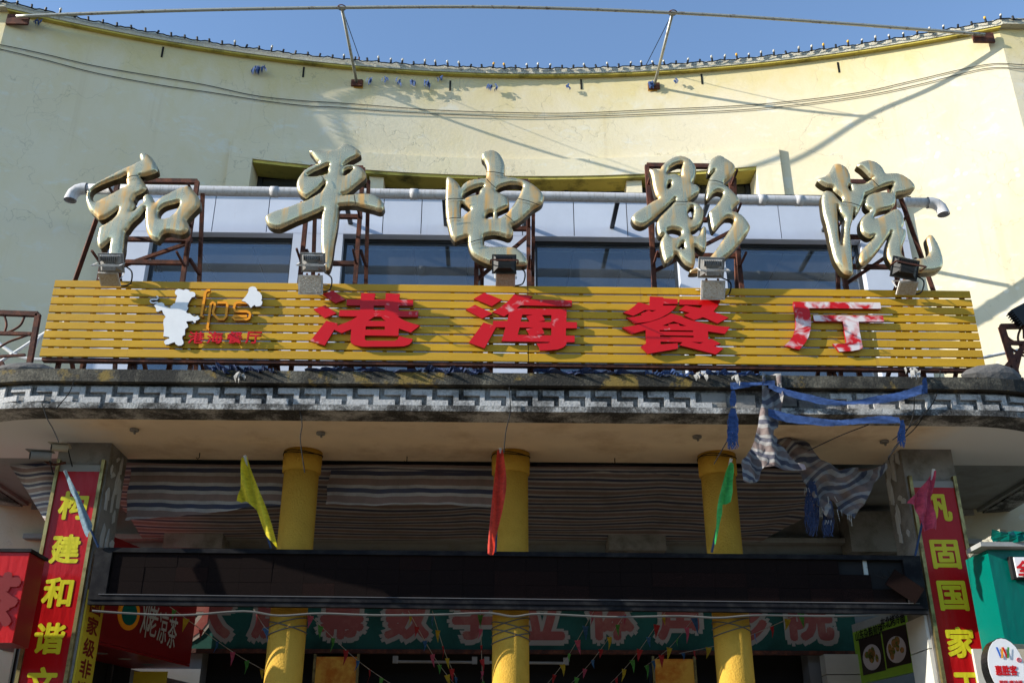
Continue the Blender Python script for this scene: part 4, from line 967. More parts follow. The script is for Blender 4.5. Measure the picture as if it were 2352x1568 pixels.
# ================================================================== FLOODLIGHTS
def flood(px, py, Y, sc, tilt, mat, lens_down, lb, roll=0, fin=False):
    c = V(px, py, Y); t = thing('floodlight', lb, 'floodlight', c, 'floodlights on top of the slatted sign')
    Rm = Matrix.Rotation(roll, 3, 'Y') @ Matrix.Rotation(tilt, 3, 'X')
    def T_(mb):
        mb.v = [tuple(c+Rm @ (Vector(v)*sc)) for v in mb.v]; return mb
    # local: +z is the lens side, -z the housing back, x wide
    b0 = MB(); b0.hexa([(-.07, -.05, -.05), (.07, -.05, -.05), (.07, .05, -.05), (-.07, .05, -.05), (-.13, -.10, .0), (.13, -.10, 0), (.13, .10, 0), (-.13, .10, 0)])
    part('housing', T_(b0), mat, t)
    part('rim', T_(MB().box(-.15, -.12, .001, .15, .12, .028)), mat, t)
    part('lens', T_(MB().box(-.13, -.10, .029, .13, .10, .036)), 'lens', t)
    fm = MB()
    for k in range(9): x = -.10+.025*k; fm.box(x-.004, -.095, -.075, x+.004, -.03, -.012)
    part('cooling_fins', T_(fm), mat, t)
    part('driver_box', T_(MB().box(-.075, .0, -.10, .075, .075, -.052)), mat, t)
    br = MB().bar((-.165, 0, 0), (-.165, 0, -.2), .02, .006); br.bar((.165, 0, 0), (.165, 0, -.2), .02, .006); br.bar((-.165, 0, -.2), (.165, 0, -.2), .02, .006)
    part('bracket', T_(br), 'floodwhite' if mat != 'floodblack' else 'rust', t)
    return t
desc = ['at the far left above the chef figure', 'at the foot of the tall stem character', 'under the middle gold character', 'under the two part gold character', 'at the far right under the hooked character']
up = [(255, 604, .82, 0, 'floodgrey'), (719, 603, .82, .0, 'floodgrey'), (1158, 606, .82, 0, 'floodblack'), (1634, 615, .88, 0, 'floodgrey'), (2079, 616, .9, .22, 'floodblack')]
for i, (px, py, sc, rl, mt) in enumerate(up):
    flood(px, py, YC-.13, sc, math.radians(-52 if mt != 'floodblack' else -75), mt, False, '%s floodlight aimed up %s' % ({'floodgrey': 'grey', 'floodblack': 'black'}[mt], desc[i]), rl)
lo = [(252, 640, .66, 150), (714, 654, .82, 118), (1161, 640, .66, 150), (1637, 666, .82, 118), (2083, 660, .66, 148)]
for i, (px, py, sc, tl) in enumerate(lo):
    flood(px, py, YC+.0, sc, math.radians(tl), 'floodwhite', True, 'white floodlight aimed down at the sign %s' % desc[i])
    c = V(px, py-18, YB-.14)
    lm = thing('lamp_mount', 'rusty twin arm and lead carrying the lamps %s' % desc[i], 'lamp mount', c, 'mounts between the paired floodlights')
    part('arm', MB().bar((c.x-.07, YB+.05, c.z-.03), (c.x-.05, YB-.1, c.z+.06), .02), 'rust', lm); part('arm', MB().bar((c.x+.06, YB+.05, c.z-.03), (c.x+.07, YB-.1, c.z+.06), .02), 'rust', lm)
    mb = MB().tube(curve3([(c.x+.12, YB-.05, c.z+.10), (c.x+.20, YB-.08, c.z+.02), (c.x+.18, YB-.02, c.z-.08), (c.x+.08, YB, c.z-.1)]), .008, 5)
    part('lead', mb, 'cable', lm)
# ================================================================== PILLARS WITH COUPLET BANNERS
YP = 10.03
X1 = Vector((1, 0, 0)); Z1 = Vector((0, 0, 1))
for side, vx0, vx1, chs, lb in (('left', 108, 221, (('构', 175, 1160), ('建', 157, 1260), ('和', 140, 1360), ('谐', 127, 1465), ('文', 103, 1568)), 'square pillar at the left with red banner whose yellow lettering starts behind a grey blue flag'),
                             ('right', 2100, 2211, (('巩', 2153, 1166), ('固', 2166, 1272), ('国', 2184, 1367), ('家', 2205, 1474), ('卫', 2224, 1580)), 'square pillar at the right with red banner whose yellow lettering starts behind a pink flag')):
    xa, xb = V(vx0, 1200, YP).x, V(vx1, 1200, YP).x
    t = thing('banner_pillar', lb, 'pillar', ((xa+xb)/2, YP, 0))
    part('shaft', MB().box(xa-.02, YP, 0, xb+.02, YP+.5, Z0+.003), 'concrete', t)
    sx = xb+.021 if side == 'left' else xa-.021; sg = 1 if side == 'left' else -1
    for k in range(16):   # flaking render on the cheek seen from the street
        z = random.uniform(3.9, 4.95); y = YP+random.uniform(.05, .4); h = random.uniform(.05, .28); wd = random.uniform(.04, .11)
        P = [(sx, y+random.uniform(-.01, .02), z), (sx, y+wd, z+random.uniform(0, .05)), (sx, y+wd*random.uniform(.7, 1.2), z+h), (sx, y+wd*.4, z+h*1.15), (sx, y-random.uniform(0, .03), z+h*.6)]
        q = MB(); q.v = P+[(sx+sg*(.003+.0006*k), y_, z_) for _, y_, z_ in P]; q.f = [tuple(range(5)), tuple(range(5, 10))]+[(i, (i+1) % 5, 5+(i+1) % 5, 5+i) for i in range(5)]
        part('render_flake', q, 'peel', t)
    ztop = V(0, 1083 if side == 'left' else 1106, YP).z
    if side == 'right':
        for z0, z1 in ((1.2, 2.1), (2.11, 3.0), (3.01, 3.32)):
            part('cladding_tile', MB().box(xa-.05, YP+.02, z0, xa-.0215, YP+.48, z1), 'tile', t)
    part('banner_sheet', MB().box(xa+.035, YP-.03, 1.0, xb-.035, YP-.012, ztop), 'redban', t)
    part('banner_gap', MB().box(xa+.035, YP-.028, ztop+.001, xb-.035, YP-.012, ztop+.07), 'whiteplaster', t)
    for x in (xa, xb-.034): part('banner_frame', MB().box(x, YP-.05, 1.0, x+.034, YP-.002, ztop+.12), 'brass', t)
    for ch, px, py in chs:
        c = V(px, py, YP-.0325); mb = MB(); text(mb, ch, (( xa+xb)/2 + (0.0), c.y, c.z), .285, .29, bold=.035, t=.001); part('letter', mb, 'yelltr', t)

# ================================================================== ROUND COLUMNS
YCOL = 10.30
for vx, lb in ((670, 'left round yellow column, between the yellow flag and the blue tarpaulin'), (1173, 'middle round yellow column behind the red flag'), (1671, 'right round yellow column behind the green flag')):
    c = V(vx, 1340, YCOL); t = thing('round_column', lb, 'column', (c.x, YCOL, 0), 'three round yellow columns')
    part('shaft', MB().tube([(c.x, YCOL, 0), (c.x, YCOL, 2.4), (c.x, YCOL, Z0-.23)], .180, 40), 'column', t, True)
    part('collar', MB().tube([(c.x, YCOL, Z0-.229), (c.x, YCOL, Z0-.215), (c.x, YCOL, Z0+.003)], [.186, .198, .200], 40), 'column', t, True)
    w1 = MB(); 
    for k, (dz, rr) in enumerate(((Z0-.035, .203), (Z0-.045, .204))):
        w1.tube([(c.x+rr*math.cos(a), YCOL+rr*math.sin(a), dz+.015*math.sin(a*2+k)) for a in [2*PI*i/28 for i in range(29)]], .004, 5, False)
    part('wire_wrap', w1, 'cable', t)
    w2 = MB()
    for k in range(5 if vx == 1173 else 3):
        zc_ = V(vx, 1425+k*9, YCOL-.19).z
        w2.tube([(c.x+.187*math.cos(a), YCOL+.187*math.sin(a), zc_+.05*math.cos(a*1+(k % 2)*PI)) for a in [2*PI*i/32 for i in range(33)]], .006, 5, False)
    part('cable_wrap', w2, 'cablegrey', t)

# ================================================================== LED BOARD
YL = 9.92
a, b_, c_, d_ = V(222, 1257, YL), V(2112, 1276, YL), V(2122, 1398, YL), V(205, 1376, YL)
LDB = thing('led_board', 'long dark led message board with a broken module hanging at its right end', 'led board', ((a.x+b_.x)/2, YL, d_.z))
def LP(u, v, y=YL):
    x = a.x+(b_.x-a.x)*u; zt_ = a.z+(b_.z-a.z)*u; zb_ = d_.z+(c_.z-d_.z)*u; return Vector((x, y, zt_+(zb_-zt_)*v))
def quadbox(u0, v0, u1, v1, y0, y1):
    P = [LP(u0, v1, y0), LP(u1, v1, y0), LP(u1, v1, y1), LP(u0, v1, y1), LP(u0, v0, y0), LP(u1, v0, y0), LP(u1, v0, y1), LP(u0, v0, y1)]
    return MB().hexa(P)
NC, NR = 25, 3; reds = {(6, 2), (12, 1), (12, 2), (13, 1), (13, 2), (14, 2), (19, 1), (18, 1), (17, 1), (20, 2), (22, 2), (23, 2), (2, 1), (9, 0)}
u0_, u1_, v0_, v1_ = .022, .975, .09, .905
for i in range(NC):
    for j in range(NR):
        if i == 23 and j == 0 or i == 24 and j == 0 or (i == 24 and j == 1): continue
        e = .00010
        part('led_module', quadbox(u0_+(u1_-u0_)*i/NC+e, v0_+(v1_-v0_)*j/NR+.0015, u0_+(u1_-u0_)*(i+1)/NC-e, v0_+(v1_-v0_)*(j+1)/NR-.0015, YL+.012+random.uniform(0, .004), YL+.045), 'ledred' if (i, j) in reds else 'led', LDB)
part('cabinet_back', quadbox(.01, .05, .978, .95, YL+.046, YL+.056), 'black', LDB)
for q in ((0, 0, 1, .085, .0), (0, .915, 1, 1, .0)):
    part('trim', quadbox(q[0], q[1], q[2], q[3], YL-.012, YL+.058), 'ledframe', LDB)
part('trim', quadbox(0, .0855, .02, .9145, YL-.012, YL+.058), 'ledframe', LDB); part('trim', quadbox(.978, .0855, 1, .9145, YL-.012, YL+.058), 'ledframe', LDB)
M['drip'] = simple('dulled steel lip', (.10, .10, .105), .6)
part('drip_rail', quadbox(.012, .896, .99, .910, YL-.022, YL-.013), 'drip', LDB)
part('under_rail', quadbox(.0, 1.003, 1, 1.09, YL+.0, YL+.058), 'ledframe', LDB)
part('cabinet_rib', quadbox(.93, .086, .935, .914, YL+.03, YL+.045), 'galv', LDB)
c = V(2078, 1346, YL-.07); Rm = Matrix.Rotation(math.radians(36), 3, 'Y') @ Matrix.Rotation(math.radians(12), 3, 'X')
mb = MB().box(-.16, -.012, -.085, .16, .012, .085); mb.v = [tuple(c+Rm @ Vector(v)) for v in mb.v]
f = part('hanging_module', mb, 'ledred', LDB); f['label'] = 'loose led module hanging askew'
mb = MB()
for k in range(5):
    p = LP(.95+.006*k, .10, YL+.06); mb.tube(curve3([p, p+Vector((.03*(k-2), -.03, -.12)), c+Vector((.02*k-.05, -.0, .04))]), .005, 5)
part('loose_lead', mb, 'cable', LDB)
# steel cable slung under the board, crossing at each column
P = [(212, 1402), (300, 1408), (420, 1412), (560, 1403), (640, 1413), (735, 1408), (860, 1412), (1000, 1411), (1120, 1407), (1180, 1415), (1240, 1409), (1400, 1416), (1560, 1414), (1650, 1418), (1740, 1412), (1900, 1414), (2000, 1411), (2090, 1404)]
solo('slung_cable', MB().tube([V(x, y, YL+.02) for x, y in catmull(P, 5, False)], .011, 6), 'cablegrey', 'twisted grey cable slung along the underside of the led board', 'cable')

# ================================================================== FLAGS
for nm, tip, base, out, mt, lb, tw in (
    ('blue', (150, 1083), (226, 1256), [(148, 1086), (156, 1083), (168, 1106), (185, 1140), (200, 1175), (211, 1200), (213, 1212), (206, 1228), (199, 1233), (190, 1213), (180, 1180), (175, 1150), (162, 1130), (155, 1108)], 'fblue', 'furled grey blue flag in front of the left banner', .03),
    ('yellow', (563, 1049), (622, 1258), [(556, 1052), (568, 1050), (576, 1075), (592, 1115), (600, 1135), (612, 1165), (625, 1205), (638, 1257), (628, 1248), (612, 1230), (598, 1195), (590, 1172), (578, 1162), (566, 1152), (547, 1154), (552, 1120), (556, 1085)], 'fyellow', 'yellow flag hanging from its stick beside the left column', .03),
    ('red', (1149, 1032), (1138, 1268), [(1142, 1037), (1154, 1034), (1158, 1060), (1163, 1100), (1162, 1130), (1156, 1165), (1148, 1200), (1138, 1236), (1137, 1255), (1133, 1274), (1120, 1273), (1122, 1235), (1127, 1180), (1132, 1130), (1138, 1080)], 'fred', 'bright red flag in front of the middle column', .035),
    ('green', (1679, 1056), (1635, 1268), [(1676, 1063), (1684, 1068), (1681, 1110), (1676, 1155), (1660, 1158), (1658, 1180), (1648, 1225), (1642, 1252), (1639, 1240), (1643, 1200), (1645, 1165), (1655, 1120), (1664, 1088)], 'fgreen', 'light green flag in front of the right column', .03),
    ('pink', (2144, 1080), (2102, 1276), [(2141, 1086), (2147, 1083), (2145, 1110), (2138, 1140), (2140, 1165), (2144, 1195), (2150, 1216), (2134, 1215), (2120, 1221), (2112, 1212), (2109, 1190), (2105, 1172), (2094, 1162), (2083, 1155), (2090, 1145), (2105, 1130), (2120, 1112)], 'fpink', 'crumpled dusky pink flag in front of the right banner', .04)):
    Yf = 9.66; T_, B_ = V(*tip, Yf), V(*base, YL-.03)
    t = thing('hand_flag', lb, 'flag', B_, 'five coloured flags stuck along the led board')
    part('stick', MB().tube([B_, T_], .011, 7), 'bluepole', t); d = (T_-B_).normalized()
    part('stick_tip', MB().tube([T_-d*.10, T_+d*.015], [.014, .017], 7), 'flagtip', t)
    ph = random.random()*6
    fn = lambda x, z, tw=tw, ph=ph, T_=T_, d=d: tw*math.sin(26*(x-(T_.x-(T_.z-z)*d.x/d.z))*2.1+ph)+.012*math.sin(z*19+x*31)+(T_.z-z)*(-d.y/max(d.z, .1))*-1*0-.03
    mb = cloth([out], Yf+.0, fn, .018, k=2); part('cloth', mb, mt, t, True)

# ================================================================== TARPAULINS UNDER THE CANOPY
def sheet(x0, x1, y0, y1, zf_, n, m_, uvf):
    mb = MB(); mb.uv = []
    for j in range(m_+1):
        for i in range(n+1):
            x = x0+(x1-x0)*i/n; y = y0+(y1-y0)*j/m_; mb.v.append((x, y, zf_(x, y))); mb.uv.append(uvf(x, y))
    mb.f = [(j*(n+1)+i, j*(n+1)+i+1, (j+1)*(n+1)+i+1, (j+1)*(n+1)+i) for j in range(m_) for i in range(n)]
    return mb
sag = lambda x, y: Z0-.03-.36*(y-10.6)/1.84-.05*abs(math.sin(x*1.5+.6))*math.sin(PI*min(1, max(0, (y-10.6)/1.9)))-.006*math.sin(y*9+x*2)-.003*math.sin(y*23+x*1.3)
xr_t = 4.05
tp = sheet(-4.45, xr_t, 10.60, 12.44, sag, 120, 60, lambda x, y: (x*.35, y+.010*math.sin(x*3.1)+.004*math.sin(x*7.7+y*3)))
# the right end is cut away on a slant
tp.v = [(x if x < 2.2 else 2.2+(x-2.2)*(1-.50*(y-10.6)/1.84)**1.0, y, z) for x, y, z in tp.v]
tp.keep = False
solo('ceiling_tarpaulin', tp, 'tarp', 'large finely striped red white and blue tarpaulin stretched under the canopy ceiling', 'tarpaulin', None, True)
def hang(vx0, vx1, vt0, vt1, vb0, vb1, Yh, lb, ph, k=1.0):
    A_, B_ = V(vx0, vt0, Yh), V(vx1, vt1, Yh); Cb, Db = V(vx0-14, vb0, Yh+.05), V(vx1, vb1, Yh+.05)
    mb = MB(); mb.uv = []; n, m_ = 70, 20
    for j in range(m_+1):
        for i in range(n+1):
            u, v = i/n, j/m_; p = (A_*(1-u)+B_*u)*(1-v)+(Cb*(1-u)+Db*u)*v
            y = p.y+.022*math.sin(u*7+ph)+.012*math.sin(u*19+v*3)*v; z = p.z+(.008*math.sin(u*9+ph)+.003*math.sin(u*37))*(.3+v)
            mb.v.append((p.x+.01*math.sin(v*9), y, z)); mb.uv.append((p.x*.35, -(p.z)*k+.006*math.sin(u*6+ph)))
    mb.f = [(j*(n+1)+i, j*(n+1)+i+1, (j+1)*(n+1)+i+1, (j+1)*(n+1)+i) for j in range(m_) for i in range(n)]
    solo('hanging_tarpaulin', mb, 'tarpwide', lb, 'tarpaulin', 'broad striped tarpaulins hanging between the columns', True)
hang(300, 668, 1066, 1070, 1196, 1158, 10.66, 'broad striped tarpaulin hanging between the left pillar and the left column', .4)
hang(760, 1140, 1066, 1068, 1158, 1160, 10.70, 'broad striped tarpaulin hanging between the left and middle columns', 2.2)
hang(1232, 1560, 1064, 1072, 1082, 1088, 10.68, 'torn strip of tarpaulin left hanging between middle and right columns', 1.1)
# small tarp left of the left pillar, sky light put into its brighter colour
mb = cloth([[(14, 1062), (137, 1064), (124, 1200), (110, 1204), (62, 1130)]], 10.9, lambda x, z: .08*math.sin(x*7+z*3), .06, uvf=lambda x, z: (x*.3, z*1.0+.12*x+.02*math.sin(x*8)))
M['tarpskylit'] = stripe_mat('striped tarpaulin with sky light in colour', .11, dim=1.7)
solo('tarpaulin_end', mb, 'tarpskylit', 'end of the striped tarpaulin left of the left pillar, sky light painted into its colour', 'tarpaulin', None, True)

# torn tarpaulin ----------------------------------------------------
oT, kT = (2800, 1480), 2.34
TT = thing('torn_tarpaulin', 'tattered striped tarpaulin tied over the canopy edge and hanging in shreds at the right', 'tarpaulin', V(1880, 1180, 9.3))
U1 = lambda x, z: (x*.4, z*1.0+.10*math.sin(x*5+z*3)+.02*math.sin(x*17)+.12*(x-2.6))
s1 = C(oT, kT, [(570,30),(610,40),(660,36),(700,42),(745,50),(755,90),(750,150),(765,260),(762,370),(745,470),(735,530),(690,560),(690,600),(730,640),(720,680),(790,720),(840,780),(900,860),(960,900),(985,940),(900,925),(800,915),(690,905),(600,905),(580,930),(575,1000),(540,1030),(460,1048),(400,1045),(390,990),(385,940),(375,890),(385,850),(430,810),(450,770),(490,720),(510,660),(520,600),(540,520),(545,440),(555,330),(565,200),(572,100)])
part('hanging_panel', cloth([s1], 9.00, lambda x, z: (.05*math.sin(x*22+z*2.0)+.022*math.sin(x*53+z*9)+.012*math.sin(x*90-z*31)-.03)+max(0, 4.93-z)*.1 , .03, uvf=U1), 'tarptorn', TT, True)
U2 = lambda x, z: (x*.4, z*.8-.75*x+.10*math.sin(x*6+z*4)+.03*math.sin(x*19-z*5))
s2_ = C(oT, kT, [(730,540),(790,600),(850,660),(985,665),(1010,700),(1060,770),(1130,830),(1200,900),(1300,940),(1400,925),(1490,900),(1500,920),(1450,960),(1540,930),(1640,910),(1735,880),(1740,930),(1690,1000),(1620,1060),(1590,1130),(1560,1200),(1530,1265),(1490,1300),(1470,1350),(1437,1395),(1400,1350),(1380,1370),(1340,1320),(1310,1300),(1280,1240),(1225,1180),(1215,1280),(1240,1380),(1200,1400),(1150,1370),(1120,1280),(1080,1270),(1090,1210),(1040,1180),(1050,1110),(1000,1100),(1000,1040),(985,1020),(940,960),(860,870),(780,790),(720,720),(690,640)])
part('ragged_swath', cloth([s2_], 9.75, lambda x, z: .045*math.sin(x*9+z*11)+.03*math.sin(x*23-z*17)+.022*math.sin(z*47+x*33)+.012*math.sin(z*90-x*70), .03, uvf=U2), 'tarptorn', TT, True)
mb = MB()
for k in range(26):   # frayed threads
    i = random.choice([25, 28, 30, 33, 35, 40, 45]); px, py = s2_[i]; p = V(px+random.uniform(-8, 8), py, 9.7)
    mb.tube([p, p+Vector((random.uniform(-.02, .02), random.uniform(-.02, .02), -random.uniform(.03, .12)))], .003, 4)
fr_ = part('frayed_threads', mb, 'whiterag', TT); fr_['kind'] = 'stuff'
def tassel(px, py0, py1, Y, wd, n, lb, mat='bluerag', knots=True, thin=.004):
    mb = MB(); p0, p1 = V(px, py0, Y), V(px, py1, Y); H = p0.z-p1.z
    for k in range(n):
        a0 = random.uniform(-1, 1)*wd*.3; e = random.uniform(.7, 1)
        P = [p0+Vector((a0+(p1.x-p0.x)*v+wd*.5*math.sin(v*5+k*1.7)*min(1, v*3), random.uniform(-.01, .01), -H*v*e)) for v in (0, .2, .4, .6, .8, 1)]
        mb.ribbon(P, [thin*2]*6, Vector((1, .3, 0)).normalized())
    return solo('frayed_tassel', mb, mat, lb, 'frayed strands', 'frayed blue strands')
M['navyrag'] = cloth_mat('dark navy woven plastic', (.015, .035, .11), .1)
# blue tapes
def tape(P, ws, Y, lb, wob=.02, mat='bluerag'):
    pts = [V(x, y, Y) for x, y in catmull(P, 6, False)]; W_ = [w[0] for w in catmull([(w_, 0) for w_ in ws], 6, False)]
    mb = MB()
    rows = 5
    for r in range(rows+1):
        for i, p in enumerate(pts):
            v = r/rows-.5; mb.v.append((p.x, p.y+wob*.35*math.sin(i*.31+r*.8), p.z+v*W_[i]/540*1.0+random.uniform(-.003, .003)))
    n = len(pts); mb.f = [(r*n+i, r*n+i+1, (r+1)*n+i+1, (r+1)*n+i) for r in range(rows) for i in range(n-1)]
    return solo('blue_tape', mb, mat, lb, 'plastic tape', 'blue woven tapes draped over the fret frieze', True)
Y4 = CF-.07
tape(C(oT, kT, [(285,148),(400,140),(500,130),(600,122),(700,122)]), [36, 32, 22, 20, 26], Y4, 'short blue woven tape at the top left of the torn tarpaulin')
tape(C(oT, kT, [(640,150),(760,190),(880,228),(1000,255),(1150,290),(1300,305),(1450,302),(1600,285),(1750,262),(1900,235),(2040,190),(2090,175)]), [20, 34, 40, 42, 34, 26, 22, 36, 42, 46, 48, 40], Y4, 'long sagging blue woven tape across the broken frieze')
tape(C(oT, kT, [(640,395),(760,430),(880,455),(1000,470),(1150,488),(1300,492),(1450,480),(1600,465),(1750,462),(1870,465)]), [40, 48, 48, 44, 36, 32, 30, 34, 40, 34], Y4-.02, 'lower grey blue tape sagging along the canopy lip')
tassel(1676+8, 897, 935, Y4, .04, 34, 'blue frayed strands knotted at the left end of the short tape')
tassel(1684, 938, 1034, Y4, .07, 52, 'blue frayed tassel hanging low at the left of the torn tarpaulin')
tassel(2072, 965, 1028, Y4-.02, .045, 34, 'blue frayed tassel at the end of the lower tape')
tassel(2124, 868, 905, Y4, .035, 40, 'blue frayed strands where the long tape ends at the right')
tassel(1866, 1105, 1232, 9.75, .09, 36, 'dark blue strands hanging below the torn tarpaulin, left bunch', 'navyrag')
tassel(1903, 1150, 1235, 9.75, .08, 32, 'dark blue strands hanging below the torn tarpaulin, right bunch', 'navyrag')
# blue and white sheeting crushed along the canopy top
for i, (x0, x1, y, w_, lb, mt) in enumerate(((470, 560, 846, 40, 'blue and white sheeting bunched below the chef figure', 'navyrag'), (545, 640, 848, 26, 'thin blue sheeting strip under the sign at left', 'navyrag'), (700, 960, 848, 14, 'blue twisted sheeting on the ledge left of centre', 'navyrag'), (960, 1125, 850, 34, 'crumpled blue sheet on the ledge at the centre left', 'navyrag'),
                          (1225, 1480, 853, 26, 'dark blue sheet crushed on the ledge right of centre', 'navyrag'), (1480, 1615, 858, 26, 'blue and white rag ending in a pale scrap on the ledge', 'bluerag'), (1620, 1745, 856, 18, 'thin blue sheet leading to the torn tarpaulin', 'bluerag'))):
    mb = MB(); n = 26; c0, c1 = V(x0, y, CF-.03), V(x1, y+6, CF-.03)
    for r in range(5):
        for k in range(n+1):
            u = k/n; env = math.sin(PI*min(1, max(.06, u)))**.5; mb.v.append((c0.x+(c1.x-c0.x)*u, c0.y+.05*math.sin(u*17+r*1.3+i)+.03*math.sin(u*41+r), c0.z+(c1.z-c0.z)*u+(r/4-.5)*w_/420*env+.006*math.sin(u*9+i*2)+random.uniform(-.004, .004)))
    mb.f = [(r*(n+1)+k, r*(n+1)+k+1, (r+1)*(n+1)+k+1, (r+1)*(n+1)+k) for r in range(4) for k in range(n)]
    solo('crumpled_sheeting', mb, mt, lb, 'plastic sheeting', 'blue sheeting crushed along the ledge')
for px, py, w_, h_, n, lb in ((552, 858, .05, .14, 5, 'white torn scrap hanging under the sign at left'), (1606, 860, .12, .07, 6, 'white torn scrap on the ledge before the torn tarpaulin'), (2095, 850, .16, .10, 7, 'white plastic knotted on the ledge at the right end of the tape'), (1690, 862, .04, .09, 4, 'white scrap tied above the left blue tassel')):
    rag(px, py, w_, h_, n, lb, 'whiterag', CF-.07)
for P, Y, lb in (([(96, 925), (108, 960), (122, 985), (135, 1015)], 9.0, 'pair of thin wires dangling to the left camera'), ([(688, 940), (694, 975), (690, 1010), (700, 1085)], 9.05, 'thin wire hanging from the lip to the left column'),
                 ([(1167, 860), (1172, 940), (1162, 990), (1157, 1040)], 8.99, 'thin wire hanging from the lip to the middle column'), ([(1683, 990), (1660, 1030), (1640, 1065)], 9.1, 'thin wire from the blue tassel to the right column'),
                 ([(2160, 850), (2155, 890), (2140, 930), (2095, 975), (2050, 1010)], 9.0, 'brown twisted wire curving down the right end of the frieze'), ([(2098, 860), (2098, 950), (2070, 1010), (2040, 1050)], 9.0, 'thin dark wire falling at the right of the tassel'),
                 ([(2128, 945), (2100, 985), (2060, 1020), (2040, 1055)], 9.1, 'thin wire looping to the right pillar head'), ([(1995, 975), (1930, 1000), (1855, 1035)], 9.1, 'straight tie wire crossing the soffit to the torn tarpaulin'),
                 ([(170, 872), (160, 900), (140, 925), (128, 940)], 8.95, 'loose tan wire hanging at the left end of the frieze')):
    solo('thin_wire', MB().tube([V(x, y, Y) for x, y in catmull(P, 6, False)], .005, 5), 'cable', lb, 'wire', 'loose wires about the canopy')

# ================================================================== ROOF-EDGE RAILINGS, STONES, CONDUITS
def railing(side, P, lb):
    t = thing('rusty_railing', lb, 'railing', (V(*P[0], 9.75).x, 9.75, ZD)); return t
t = railing('l', [(45, 780)], 'low rusty scrollwork railing on the canopy at the left edge'); Yr = 9.75
for a_, b2, w_ in (((-60, 717), (88, 722), .05), ((-60, 764), (72, 767), .035), ((88, 722), (62, 868), .05), ((-60, 822), (58, 815), .025), ((2, 832), (22, 872), .045)):
    part('rail_bar', MB().bar(V(*a_, Yr), V(*b2, Yr), w_), 'rust', t)
for P in ([(57, 724), (48, 745), (30, 758), (10, 765)], [(10, 724), (15, 745), (10, 765)], [(0, 797), (20, 785), (45, 776), (68, 768)]):
    part('scroll', MB().tube([V(x, y, Yr) for x, y in catmull(P, 5, False)], .012, 6), 'rust', t)
t = railing('r', [(2330, 780)], 'low rusty railing of crossed bars on the canopy at the right edge')
for a_, b2, w_ in (((2298, 750), (2420, 748), .05), ((2300, 750), (2338, 874), .055), ((2311, 787), (2420, 790), .04), ((2290, 868), (2400, 740), .05), ((2328, 870), (2345, 800), .04), ((2345, 868), (2352, 905), .04)):
    part('rail_bar', MB().bar(V(*a_, Yr), V(*b2, Yr), w_), 'rust', t)
for P in ([(2304, 752), (2315, 775), (2335, 788)], [(2345, 752), (2338, 775), (2345, 800), (2352, 812)], [(2314, 795), (2335, 808), (2352, 818)]):
    part('scroll', MB().tube([V(x, y, Yr) for x, y in catmull(P, 5, False)], .012, 6), 'rust', t)
mb = MB()
c = V(2352, 722, Yr-.05)
t = thing('black_floodlight', 'black finned floodlight cut by the right edge above the railing', 'floodlight', c)
mb = MB().box(-.12, -.05, -.10, .12, .05, .10)
for k in range(7): mb.box(-.12-.03, -.045, -.095+.028*k, -.12-.001, .045, -.095+.028*k+.012)
Rm = Matrix.Rotation(math.radians(-28), 3, 'Y'); mb.v = [tuple(c+Rm @ Vector(v)) for v in mb.v]; part('housing', mb, 'floodblack', t)
part('bracket', MB().bar(c+Vector((-.02, 0, -.1)), c+Vector((-.05, 0, -.28)), .03), 'rust', t)
for P, lb in (([(-30, 850), (40, 806), (108, 762), (160, 735)], 'straight white conduit rising behind the sign at left'), ([(-10, 783), (25, 808), (60, 823), (105, 826)], 'sagging white conduit behind the left railing'), ([(72, 826), (80, 795), (92, 775), (118, 757)], 'short white conduit bent upward beside the left railing'),
              ([(2170, 856), (2230, 820), (2250, 822), (2300, 812), (2420, 788)], 'white conduit running to the right edge behind the sign')):
    solo('white_conduit', MB().tube([V(x, y, 10.4) for x, y in catmull(P, 6, False)], .020, 8), 'pvc', lb, 'conduit', 'white conduits at the ends of the sign')
for px, py, w_, h_, lb in ((62, 846, .26, .085, 'broken concrete lump lying on the left end of the canopy'), (2277, 858, .30, .12, 'dark broken concrete lump lying on the right end of the canopy')):
    c = V(px, py, 9.15); bm = bmesh.new(); bmesh.ops.create_icosphere(bm, subdivisions=2, radius=1)
    q = MB(); q.v = [(c.x+v.co.x*w_*(.9+.25*random.random()), c.y+v.co.y*.12, c.z-.03+v.co.z*h_*(.8+.4*random.random())) for v in bm.verts]; q.f = [tuple(v.index for v in f.verts) for f in bm.faces]; bm.free()
    solo('concrete_lump', q, 'stone', lb, 'rubble')
